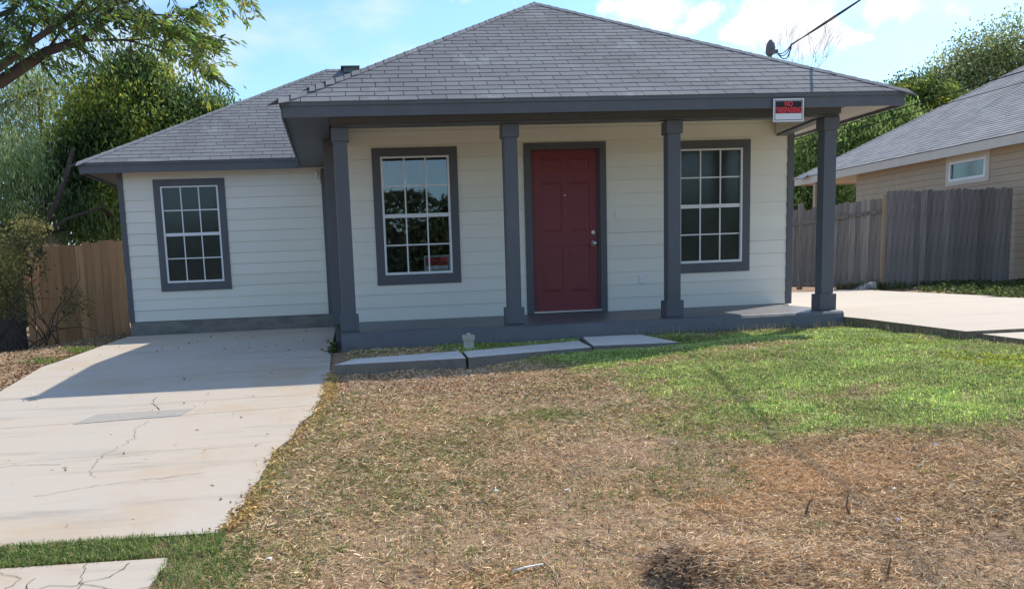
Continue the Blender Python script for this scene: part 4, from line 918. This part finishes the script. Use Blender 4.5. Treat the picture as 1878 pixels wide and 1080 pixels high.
def bunch(u, v, n, ru, rv, du, dv, L_=.26, bright=0):
    dv = dv*.55; v = v-(16 if u < 280 else 6)
    for k in range(int(n*(.62 if u < 270 else .95)+.5)):
        uu, vv = u+rr.gauss(0, ru), v+rr.gauss(0, rv); p = B3(uu, vv, rr.gauss(0, .22)); q = B3(uu+du+rr.gauss(0, 25), vv+dv+rr.gauss(0, 18), rr.gauss(0, .3))
        compound(p, q-p, L_*rr.uniform(.7, 1.25), CT[min(3, max(0, int(rr.gauss(1+bright, .8))))])
for a in [(20, 10, 32, 25, 20, 10, 30, .26, -1), (20, 60, 26, 22, 18, 5, 35, .24, -1), (70, 25, 30, 28, 16, 25, 25, .26, 0), (120, 30, 26, 22, 18, 30, 20, .26, 0), (160, 20, 22, 22, 14, 30, 20, .25, 0), (215, 20, 24, 24, 12, 40, 15, .26, 0), (250, 35, 18, 20, 12, 40, 18, .26, 0),
          (290, 45, 16, 14, 10, 45, 10, .28, 1), (330, 55, 16, 14, 8, 45, 12, .28, 1), (355, 80, 12, 12, 7, 45, 12, .26, 1), (300, 78, 9, 8, 6, 35, 20, .26, 1), (345, 105, 9, 10, 5, 42, 18, .24, 1), (340, 30, 12, 14, 6, 45, 5, .26, 1), (385, 118, 5, 6, 4, 30, 12, .2, 1), (365, 130, 4, 5, 4, 32, 16, .2, 0),
          (380, -12, 8, 20, 4, 40, 12, .24, 1), (440, -8, 5, 10, 4, 32, 14, .22, 1), (130, 85, 9, 12, 8, 15, 25, .2, 0), (90, 112, 7, 10, 6, 25, 15, .2, 0), (30, 100, 8, 14, 8, 10, 25, .2, 0), (180, 45, 10, 14, 10, 30, 20, .24, 0), (225, 58, 7, 10, 6, 30, 20, .24, 0), (70, -30, 30, 60, 14, 20, 20, .28, 0), (250, -35, 24, 60, 12, 20, 20, .28, 0), (-60, 40, 50, 40, 50, 10, 30, .26, 0)]:
    bunch(*a)
V, F, C_ = leafmesh(np.array([tuple(p) for p in Ps]), np.array([tuple(p) for p in Ds]), np.array(Ls), np.array(Ls)*.30, np.array(Cs))
lo = fast('foliage', V, F, 'leaf', C_); lo.parent = ch; lo.matrix_parent_inverse = Matrix.Translation(-ch.location)
stems.build('leaf_stem', 'bark', ch)['kind'] = 'stuff'
# berry clusters
be = MB()
for (u, v) in [(238, 90), (243, 100), (236, 97), (246, 95), (240, 106), (300, 58), (292, 50), (286, 62), (305, 66)]:
    for k in range(2):
        p = B3(u+rr.gauss(0, 3), v+rr.gauss(0, 3)); be.tube([p+Vector((0, 0, .008)), p+Vector((0, 0, .004)), p-Vector((0, 0, .004)), p-Vector((0, 0, .008))], [.003, .008, .008, .003], 6); be.tube([p+Vector((0, 0, .008)), B3(238, 76)], [.0012, .0012], 3, cap=False) if u < 260 else None
be.build('berry', 'straw', ch); bpy.data.objects['berry']['kind'] = 'stuff'; bpy.data.objects['berry'].data.materials.clear(); bpy.data.objects['berry'].data.materials.append(M['bark'])

# dead vines and shrub over the left fence
vr = tag(empty('vine_shrub', (-7.5, 3.6, -.45)), 'tangled half-dead vine shrub leaning on the left end of the fence', 'shrub')
vb = MB(); rr = random.Random(8)
for k in range(46):
    x0 = rr.uniform(-8.4, -6.9); y0 = rr.uniform(3.0, 3.8); p = Vector((x0, y0, -.45)); pts = [p]; d = Vector((rr.gauss(-.1, .35), rr.gauss(0, .15), 1)).normalized()
    for i in range(7): d = (d+Vector((rr.gauss(0, .3), rr.gauss(0, .2), rr.gauss(-.10, .25)))).normalized(); p = p+d*rr.uniform(.12, .28); pts.append(p)
    vb.tube(pts, [.012-.0013*i for i in range(8)], 4, cap=False)
vb.build('stem', 'bark', vr)
V, F, C_ = crown_leaves([(P3(30, 470, 3.6), (.55, .35, .45), .42), (P3(55, 425, 3.6), (.3, .3, .25), .2), (P3(10, 540, 3.4), (.5, .3, .4), .4), (P3(-30, 500, 3.4), (.6, .4, .6), .4), (P3(130, 560, 3.6), (.3, .2, .3), .08)], 7, 420, .07, [(.08, .08, .04), (.17, .17, .07), (.34, .32, .10)], droop=.4, sr=.08, shell=.1)
o = fast('leaf_mass', V, F, 'leaf', C_); o.parent = vr; o.matrix_parent_inverse = Matrix.Translation(-vr.location)

# ------------------------------------------------------------------ grass and litter
def blades(n, P, h, w, lean, colr, curl=.5, ang=None):
    """5-vertex ribbons"""
    a = rng.random(n)*2*np.pi if ang is None else ang; dx, dy = np.cos(a), np.sin(a); wx, wy = -dy, dx
    h = np.broadcast_to(h, n); w = np.broadcast_to(w, n); lean = np.broadcast_to(lean, n)
    mid = P+np.stack([dx*h*lean*.35, dy*h*lean*.35, h*(1-.35*lean)*.62], 1)
    tip = P+np.stack([dx*h*lean*(.9+curl*.3), dy*h*lean*(.9+curl*.3), h*(1-.75*lean*curl)*.95*(1-.55*lean)], 1)
    s = np.stack([wx*w/2, wy*w/2, 0*w], 1)
    V = np.stack([P-s, P+s, mid-s*.75, mid+s*.75, tip], 1).reshape(-1, 3); i = np.arange(n)[:, None]*5
    F = np.concatenate([i+[0, 1, 3], i+[0, 3, 2], i+[2, 3, 4]], 1).reshape(-1, 3)
    return V, F, np.repeat(colr, 5, 0)
def straws(n, P, L_, w, colr, rise=.25):
    """curved straws lying about: 3 segment ribbons"""
    a = rng.random(n)*2*np.pi; b = a+rng.normal(0, .9, n); L_ = np.broadcast_to(L_, n); w = np.broadcast_to(w, n)
    d1 = np.stack([np.cos(a), np.sin(a), rng.random(n)*rise*2], 1); d2 = np.stack([np.cos(b), np.sin(b), rng.normal(0, rise, n)], 1)
    p1 = P+d1*L_[:, None]*.5; p2 = p1+d2*L_[:, None]*.5
    p2[:, 2] = np.maximum(p2[:, 2], P[:, 2]+.002)
    s1 = np.stack([-np.sin(a), np.cos(a), 0*a], 1)*w[:, None]/2; s2 = np.stack([-np.sin(b), np.cos(b), 0*b], 1)*w[:, None]/2
    tilt = rng.normal(0, .5, (n, 1))*w[:, None]; s1 = s1+[0, 0, 1]*tilt; s2 = s2+[0, 0, 1]*tilt
    V = np.stack([P-s1, P+s1, p1-s2, p1+s2, p2], 1).reshape(-1, 3); i = np.arange(n)[:, None]*5
    F = np.concatenate([i+[0, 1, 3], i+[0, 3, 2], i+[2, 3, 4]], 1).reshape(-1, 3)
    return V, F, np.repeat(colr, 5, 0)
def green_mask(x, y):
    w = (fbm(x*1.1, y*1.1, 21)-.5)*1.6
    xl = np.interp(y, [-8, -7.3, -6.8, -6.0, -4.6, -3.6, -1.8], [2.2, 1.2, .4, -.3, -.25, -.95, -1.6])
    m_ = sstep(-.25, .6, x-xl+w*.8)
    # lower boundary
    yl = np.interp(x, [-1, 0, 1.5, 4.3], [-5.4, -6.5, -7.15, -7.3]); m_ = m_*sstep(-.25, .5, y-yl+w*.6)
    # bare patches
    for (cx_, cy_, rx, ry) in [(1.35, -3.75, .75, .22), (3.0, -5.4, .6, .35), (3.2, -6.6, .7, .35), (.2, -3.9, .5, .14), (2.0, -1.95, 1.6, .16), (2.3, -6.5, .5, .2), (.9, -5.9, .35, .18), (.1, -6.2, .3, .3)]:
        m_ = m_*(1-.85*np.exp(-(((x-cx_)/rx)**2+((y-cy_)/ry)**2)*1.2))
    return m_
def lawn_ok(x, y):
    xe = xr_edge(y)
    ok = (x > np.where(y < -2.9, xe-.03, -2.5)) & (x < 3.33) & (y < -1.83) | ((x > 3.33) & (x < 3.5) & (y < -3.9))
    # walkway slabs
    on = (x > -2.62) & (x < .90) & (y > np.interp(x, [-2.6, -1.38, -.02, .92], [-3.34, -3.30, -2.80, -2.74])) & (y < np.interp(x, [-2.4, -1.3, .07, .10], [-2.83, -2.5, -1.95, -1.83]))
    pavm = (x < -3.38) & (y < -7.66)
    return ok & ~on & ~pavm
def visible(x, y):
    """inside the field of view (plus margin)"""
    d = np.stack([x-CP[0], y-CP[1], g0(x, y)-CP[2]], 1); z = d@np.array(fwd); u = CCX+CF*(d@np.array(rt2))/z; v = CCY-CF*(d@np.array(up2))/z
    return (u > -160) & (u < 2040) & (v < 1180)
def pick(n, x0, x1, y0, y1, power=1.0):
    x = x0+(x1-x0)*rng.random(n); y = y0+(y1-y0)*rng.random(n); k = lawn_ok(x, y) & visible(x, y); return x[k], y[k]
def near_w(y): return np.interp(y, [-9.5, -6, -2], [1.0, 1.25, 1.7])
# green blades
x, y = pick(560000, -1.9, 3.6, -7.7, -1.8); m_ = green_mask(x, y); k = rng.random(len(x)) < m_*(.30+.9*sstep(.30, .58, fbm(x*4.5, y*4.5, 61))); x, y = x[k], y[k]; n = len(x)
tone = fbm(x*2.2, y*2.2, 31)[:, None]; pal = palette(n, [(.16, .29, .06), (.36, .52, .12), (.56, .70, .20), (.74, .72, .32)], .2)
pal = pal*(.55+.85*tone)*np.exp(rng.normal(0, .28, (n, 1))); yel = (np.maximum(sstep(-.1, .5, -m_[k]+.75)*.7, .55*sstep(.48, .66, fbm(x*1.3, y*1.3, 63))))[:, None]*rng.random((n, 1)); pal = pal*(1-yel)+np.array([.36, .29, .13])*yel
P = np.stack([x, y, gh(x, y)-.004], 1)
V, F, C_ = blades(n, P, (.022+.032*rng.random(n))*(.7+.7*fbm(x*3, y*3, 5)), .0046*near_w(y), .25+.6*rng.random(n), pal)
g = fast('green_grass', V, F, 'grass', C_); tag(g, 'bright green patch of lawn below the porch', 'grass', kind='stuff')
# taller seed stalks along porch edge and right driveway edge
x = np.concatenate([rng.uniform(.7, 3.2, 420), rng.normal(3.2, .06, 240), rng.uniform(-2.6, .7, 60)]); y = np.concatenate([rng.normal(-1.93, .06, 420), rng.uniform(-5, -1.9, 240), rng.normal(-3.5, .05, 60)]); y = np.minimum(y, -1.86); n = len(x)
V, F, C_ = blades(n, np.stack([x, y, gh(x, y)], 1), .06+.12*rng.random(n), .004, .2+.5*rng.random(n), palette(n, [(.25, .24, .12), (.4, .34, .2), (.16, .2, .06)]))
tag(fast('seed_stalks', V, F, 'straw', C_), 'thin seed stalks growing along the foot of the porch slab', 'weeds', kind='stuff')
# thatch and straw everywhere
x, y = pick(900000, -3.4, 4.2, -9.3, -1.8); m_ = green_mask(x, y)
pn = fbm(x*1.4, y*1.4, 41); litter = sstep(-1.0, -2.1, x)*sstep(-5.0, -3.9, y)
dens = (.22+1.05*sstep(.36, .62, pn)*(.45+.8*sstep(.3, .6, fbm(x*5, y*5, 43))))*(1-.75*m_)*(1-.55*litter)
dens *= np.interp(y, [-9.5, -6, -2], [1.0, .75, .55])
k = rng.random(len(x)) < dens*.85; x, y, m_, pn = x[k], y[k], m_[k], pn[k]; n = len(x)
org = np.clip(np.exp(-(((x+.35)/.8)**2+((y+7.35)/.45)**2))+np.exp(-(((x+1.6)/.7)**2+((y+8.35)/.25)**2)), 0, 1)[:, None]
drk = (sstep(.9, 2.4, x)*sstep(-5.8, -6.6, y))[:, None]
pal = palette(n, [(.25, .165, .09), (.57, .39, .22), (.82, .60, .35), (.95, .78, .52)], .25)
pal = pal*(1-.45*org)+np.array([.85, .48, .22])*.45*org; pal = pal*(1-.25*drk)
gm = (rng.random((n, 1)) < (sstep(.52, .7, fbm(x*1.0, y*1.0, 77))*.35+.3*m_+.45*np.exp(-(((x+.9)/1.0)**2+((y+5.0)/.8)**2)))[:, None]); pal = np.where(gm, palette(n, [(.17, .22, .06), (.34, .36, .12)]), pal)
P = np.stack([x, y, gh(x, y)+.001+rng.random(n)*.010], 1)
V, F, C_ = straws(n, P, (.018+.045*rng.random(n)**2)*1.15, .0025*near_w(y), pal, rise=.30)
tag(fast('dry_grass', V, F, 'straw', C_), 'dead brown thatch and straw covering the front of the yard', 'grass', kind='stuff')
# short upright dry stubble
x, y = pick(150000, -3.3, 4.2, -9.3, -3.5); m_ = green_mask(x, y); k = rng.random(len(x)) < (1-m_)*sstep(.4, .62, fbm(x*1.8, y*1.8, 55))*.8; x, y = x[k], y[k]; n = len(x)
gm = (fbm(x*.9, y*.9, 77) > .56)[:, None]&(rng.random((n, 1)) < .7)
pal = np.where(gm, palette(n, [(.15, .22, .05), (.28, .33, .09)]), palette(n, [(.40, .25, .15), (.68, .45, .27), (.8, .6, .38)]))
V, F, C_ = blades(n, np.stack([x, y, gh(x, y)-.002], 1), .014+.03*rng.random(n), .0032*near_w(y), .3+.6*rng.random(n), pal)
nt2 = 260; tx = rng.uniform(-3.0, 3.6, nt2); ty = rng.uniform(-9.0, -3.6, nt2); kk = lawn_ok(tx, ty); tx, ty = tx[kk], ty[kk]; m2 = 26
bx = np.repeat(tx, m2)+rng.normal(0, .018, len(tx)*m2); by = np.repeat(ty, m2)+rng.normal(0, .018, len(tx)*m2); n2_ = len(bx); gt = np.repeat(rng.random(len(tx)) < .35, m2)[:, None]
V2, F2, C2 = blades(n2_, np.stack([bx, by, gh(bx, by)-.003], 1), .03+.05*rng.random(n2_), .0032, .2+.75*rng.random(n2_), np.where(gt, palette(n2_, [(.14, .2, .05), (.3, .36, .1)]), palette(n2_, [(.35, .22, .13), (.65, .45, .28), (.85, .66, .42)])))
F = np.concatenate([F, F2+len(V)]); V = np.concatenate([V, V2]); C_ = np.concatenate([C_, C2])
tag(fast('dry_stubble', V, F, 'straw', C_), 'short dry stubble standing in the brown lawn', 'grass', kind='stuff')
# grass strip between driveway and pavement plus left edge tufts, tufts along driveway edge
x = np.concatenate([rng.uniform(-7.2, -3.15, 30000), rng.uniform(-3.4, -3.0, 5000)]); y = np.concatenate([rng.uniform(-7.70, -7.40, 30000)-.0*x[:30000], rng.normal(-7.9, .22, 5000)])
k = (y < -7.405-.012*(x+3.2)*0) & visible(x, y) & (rng.random(len(x)) < np.where(x < -3.5, 1, .35)); x, y = x[k], y[k]; n = len(x)
V, F, C_ = blades(n, np.stack([x, y, g0(x, y)-.01], 1), .025+.04*rng.random(n), .004, .3+.6*rng.random(n), palette(n, [(.06, .13, .03), (.14, .25, .05), (.24, .33, .09), (.5, .4, .2)]))
tag(fast('grass_strip', V, F, 'grass', C_), 'narrow green grass strip between driveway and cracked pavement', 'grass', kind='stuff')
yy = rng.uniform(-7.5, -3.2, 9000); xx = xr_edge(yy)+rng.normal(.03, .035, 9000); k = rng.random(9000) < sstep(.4, .6, fbm(yy*1.5, yy*0+2, 3)); xx, yy = xx[k], yy[k]; n = len(xx)
V, F, C_ = blades(n, np.stack([xx, yy, gh(xx, yy)], 1), .02+.035*rng.random(n), .004, .5+.5*rng.random(n), palette(n, [(.14, .18, .05), (.34, .34, .11), (.6, .46, .24)]))
tag(fast('edge_grass', V, F, 'straw', C_), 'ragged grass creeping over the right edge of the left driveway', 'grass', kind='stuff')
# yellow-green weeds at right, clover like leaves
x = rng.uniform(1.7, 3.4, 9000); y = rng.uniform(-7.2, -3.9, 9000); k = (fbm(x*1.7, y*1.7, 91) > .56) & lawn_ok(x, y); x, y = x[k], y[k]; n = len(x)
D = rng.normal(size=(n, 3)); D[:, 2] *= .3
V, F, C_ = leafmesh(np.stack([x, y, gh(x, y)+.01+.02*rng.random(n)], 1), D, .022+.014*rng.random(n), .016, palette(n, [(.16, .26, .03), (.34, .40, .04), (.5, .46, .06)]))
tag(fast('broadleaf_weeds', V, F, 'leaf', C_), 'yellowish broadleaf weeds in the lawn at the right', 'weeds', kind='stuff')
# leaf litter: bed by the walkway, scattered elsewhere, left of the driveway
def litter(name, label, x, y, zf, s, cols, flat=.35):
    n = len(x); D = rng.normal(size=(n, 3)); D[:, 2] *= flat
    V, F, C_ = leafmesh(np.stack([x, y, zf(x, y)+.004+.008*rng.random(n)], 1), D, s*(.6+.8*rng.random(n)), s*.5*(.6+.8*rng.random(n)), palette(n, cols)); return tag(fast(name, V, F, 'straw', C_), label, 'leaves', kind='stuff')
LC = [(.16, .11, .08), (.48, .26, .13), (.62, .48, .32), (.85, .74, .58), (.75, .38, .15)]
x, y = pick(52000, -2.8, 0.2, -5.0, -3.0); k = rng.random(len(x)) < sstep(.35, -1.6, x)*sstep(-5.0, -4.0, y)+.08; litter('leaf_litter', 'brown leaf litter in the bare bed beside the walkway', x[k], y[k], gh, .026, LC)
x, y = pick(30000, -3.4, 4.2, -9.2, -1.85); k = rng.random(len(x)) < .12*(1-.7*green_mask(x, y)); litter('fallen_leaves', 'small fallen leaves scattered over the lawn', x[k], y[k], gh, .019, LC+[(.75, .7, .6)])
n = 8000; y = rng.uniform(-6.5, 4.0, n); x = xl_edge(y)-.02-np.abs(rng.normal(0, .6, n)); litter('leaf_litter', 'dead leaves and twigs on the dirt left of the driveway', x, y, gh, .036, [(.10, .07, .05), (.26, .15, .08), (.42, .30, .18), (.55, .40, .25)])
n = 5200; y = rng.uniform(-7.4, -3.2, n); x = xr_edge(y)+rng.normal(.03, .035, n); k = rng.random(n) < .15+.45*sstep(.4, .6, fbm(y*2.2, y*0, 17)); x, y = x[k], y[k]; litter('leaf_litter', 'yellow brown leaves gathered along the driveway edge', x, y, lambda a, b: np.maximum(gh(a, b), g0(a, b)+.004), .026, [(.62, .42, .16), (.75, .58, .22), (.4, .26, .14), (.6, .3, .12)])
n = 150; x = rng.uniform(-5.4, -2.8, n); y = rng.uniform(-7.2, 2.8, n); litter('fallen_leaves', 'few dry leaves scattered on the left driveway', x, y, lambda a, b: g0(a, b)+.006, .030, LC[:4], .15)
# small green weeds left of driveway, and ivy strip by right fence
n = 2600; y = rng.uniform(-1.5, 2.6, n); x = xl_edge(y)-.05-np.abs(rng.normal(0, .22, n)); k = fbm(x*2, y*2, 4) > .52; x, y = x[k], y[k]; n = len(x)
V, F, C_ = blades(n, np.stack([x, y, gh(x, y)], 1), .03+.05*rng.random(n), .006, .3+.5*rng.random(n), palette(n, [(.1, .2, .03), (.2, .32, .05)])); tag(fast('weeds', V, F, 'grass', C_), 'light green weeds on the dirt left of the driveway', 'weeds', kind='stuff')
n = 26000; x = rng.uniform(7.2, 13.2, n); y = rng.uniform(1.5, 8.4, n); k = (x > np.where(y > 1.2, 7.75+.33*(y-1.2), 7.6)) & (fbm(x*1.5, y*1.5, 12) > .42); x, y = x[k], y[k]; n = len(x)
D = rng.normal(size=(n, 3)); V, F, C_ = leafmesh(np.stack([x, y, gh(x, y)+.01+.10*rng.random(n)*fbm(x*2, y*2, 6)*2], 1), D, .06, .035, palette(n, [(.03, .055, .015), (.07, .11, .03), (.14, .17, .06)])); tag(fast('ground_cover', V, F, 'leaf', C_), 'low dark ivy ground cover in front of the grey fence', 'ground cover', kind='stuff')
# weed sprouting by the slab corner
n = 60; c0 = np.array([-2.60, -2.0, -.22]); D = rng.normal(size=(n, 3)); D[:, 2] = np.abs(D[:, 2]); V, F, C_ = leafmesh(c0+np.abs(rng.normal(0, .05, (n, 3)))*[-1, -1, 1.3]+[0, 0, .01], D, .05, .025, palette(n, [(.05, .09, .02), (.1, .16, .03)]))
tag(fast('weed', V, F, 'leaf', C_), 'small dark weed growing in the gap at the left foot of the porch slab', 'weed')
# dead rank weeds against the gate foot
n = 900; x = rng.uniform(8.9, 10.0, n); y = 8.3+rng.normal(0, .15, n); V, F, C_ = blades(n, np.stack([x, y, gh(x, y)], 1), .1+.28*rng.random(n), .012, .3+.5*rng.random(n), palette(n, [(.08, .08, .03), (.2, .17, .09), (.1, .14, .04)])); tag(fast('gate_weeds', V, F, 'straw', C_), 'dry weeds growing at the foot of the sagging gate', 'weeds', kind='stuff')

# root mound: dark torn face of an old stump, straw over its top
cxm, cym = -1.17, -8.34
st_ = tag(empty('stump_mound', (cxm, cym, -.69)), 'rotted stump with torn dark left face, covered in straw, at the bottom of the lawn', 'stump')
ns_, nr_ = 36, 12; V = []; F = []
for j in range(nr_+1):
    for i in range(ns_):
        t = j/nr_; a = 2*math.pi*i/ns_
        wob = 1+.35*(float(fbm(np.array(math.cos(a)*3+5), np.array(math.sin(a)*3+5), 13))-.5)*2
        x = cxm+math.cos(a)*.145*t*wob; y = cym+math.sin(a)*.19*t*wob
        prof = max(0, 1-t**3); z = -.70+.085*prof+(float(fbm(np.array(x*26), np.array(y*26), 15))-.5)*.07*(1-t*.5)
        V.append((x, y, z))
for j in range(nr_):
    for i in range(ns_): a = j*ns_+i; b = j*ns_+(i+1) % ns_; F.append((a, b, b+ns_, a+ns_))
MB().add(V, F).build('root_mass', 'stump', st_, smooth=True)
n = 1100; a = rng.random(n)*2*np.pi; t = rng.random(n)**.6; x = cxm+np.cos(a)*.16*t; y = cym+np.sin(a)*.20*t; z = -.70+.085*np.clip(1-t**3, 0, 1)+rng.random(n)*.03
V, F, C_ = straws(n, np.stack([x, y, z], 1), .02+.04*rng.random(n), .0030, palette(n, [(.16, .105, .07), (.42, .28, .17), (.70, .50, .32)]), rise=.2)
o = fast('root_fibre', V, F, 'straw', C_); o.parent = st_; o.matrix_parent_inverse = Matrix.Translation(-st_.location); o['kind'] = 'stuff'
n = 5500; x = cxm+.08+np.abs(rng.normal(0, .38, n)); y = cym+rng.normal(0, .22, n)
V, F, C_ = straws(n, np.stack([x, y, gh(x, y)+rng.random(n)*.012], 1), .03+.05*rng.random(n), .0028, palette(n, [(.40, .26, .16), (.72, .52, .33), (.92, .74, .5)]), rise=.2)
o = fast('straw_cover', V, F, 'straw', C_); o.parent = st_; o.matrix_parent_inverse = Matrix.Translation(-st_.location); o['kind'] = 'stuff'

# sticks, roots and scraps on the lawn
def onground(u, v):
    d = pray(u, v); t = 2.0
    while t < 60:
        p = Vector(CP)+d*t
        if p.z < float(gh(np.array(p.x), np.array(p.y)))+.006: return p
        t += .01
    return p
def stick(name, label, uv, m, r0=.006, cat='stick', up_=0, grp=None):
    pts = [onground(*q) for q in uv]; 
    if up_:
        b0 = pts[0]; pts = [b0+Vector(((onY(*q, b0.y)).x-b0.x, 0, (onY(*q, b0.y)).z-b0.z)) for q in uv]
    pts = [p+Vector((0, 0, r0+.004)) for p in pts]; n = len(pts)
    return tag(MB().tube(pts, [r0*(1-.5*i/(n-1)) for i in range(n)], 7).build(name, m, smooth=True), label, cat, grp)
stick('stick', 'pale curved stick on brown thatch right of centre, below the green lawn', [(1677, 861), (1691, 856), (1695, 845), (1688, 833)], 'stick')
stick('root_stub', 'short dark upright root stub, left one of the pair', [(1478, 945), (1482, 930), (1489, 917)], 'stickdark', .0065, 'root', 1)
stick('root_stub', 'taller dark curved root stub, right one of the pair', [(1558, 947), (1552, 932), (1556, 909)], 'stickdark', .0065, 'root', 1)
stick('root_stub', 'grey upright stub near the bottom right edge', [(1628, 1058), (1631, 1040), (1634, 1026)], 'stickdark', .006, 'root', 1)
stick('stick', 'bent brown stick left of the stump mound', [(1012+65, 992), (1095, 1003), (1112, 1010), (1130, 1012)], 'stick', .005)
stick('stick', 'curved twig near the bottom centre of the lawn', [(995, 1032), (1010, 1044), (1022, 1060), (1024, 1072)], 'stick', .005)
stick('stick', 'flat pale bark strip lying near the bottom centre', [(940, 1052), (965, 1044), (996, 1038)], 'paper', .007)
stick('stick', 'thin straw stick on the lawn beside the left driveway', [(554, 954), (575, 943), (596, 932)], 'stick', .0035)
stick('stick', 'long thin stick lying below the driveway corner', [(490, 968), (515, 962), (540, 958)], 'stick', .003)
stick('stick', 'thin twig leaning on the thatch near the left pavement', [(500, 1016), (507, 1000), (514, 988)], 'stick', .003)
stick('stick', 'thin bleached stick in the brown area below the left window', [(740, 770), (753, 758), (765, 749)], 'stick', .004)
stick('stick', 'short bleached stick left of centre of the lawn', [(670, 906), (678, 897), (686, 888)], 'stick', .0035)
for (u, v, lab, s_) in [(908, 902, 'white paper scrap in the middle of the brown lawn', .035), (1040, 901, 'small white scrap right of the middle scrap', .028), (494, 1027, 'tiny white scrap near the cracked pavement', .02), (1640, 899, 'white stone chip on dark thatch at the right', .022), (1647, 955, 'white scrap on dark thatch at the lower right', .022), (1717, 817, 'white pebble at the edge of the green lawn', .018)]:
    p = onground(u, v); b = MB(); a = rr.uniform(0, 3); c, s2 = math.cos(a)*s_, math.sin(a)*s_*.6
    b.hexa([(p.x-c, p.y-s2, p.z), (p.x+s2, p.y-c*.5, p.z), (p.x+c, p.y+s2, p.z), (p.x-s2, p.y+c*.5, p.z), (p.x-c*.8, p.y-s2, p.z+.014), (p.x+s2, p.y-c*.4, p.z+.009), (p.x+c*.7, p.y+s2, p.z+.016), (p.x-s2, p.y+c*.4, p.z+.007)]); tag(b.build('scrap', 'paper'), lab, 'litter')
# pale stone by the gate
p = Vector((9.35, 8.15, -.2)); b = MB(); b.hexa([(p.x-.28, p.y-.12, p.z), (p.x+.3, p.y-.12, p.z), (p.x+.3, p.y+.12, p.z), (p.x-.25, p.y+.12, p.z), (p.x-.1, p.y-.08, p.z+.07), (p.x+.28, p.y-.09, p.z+.17), (p.x+.25, p.y+.1, p.z+.17), (p.x-.05, p.y+.1, p.z+.09)]); tag(b.build('stone', 'walkc', bevel=.02), 'pale wedge of broken concrete at the foot of the gate', 'stone')
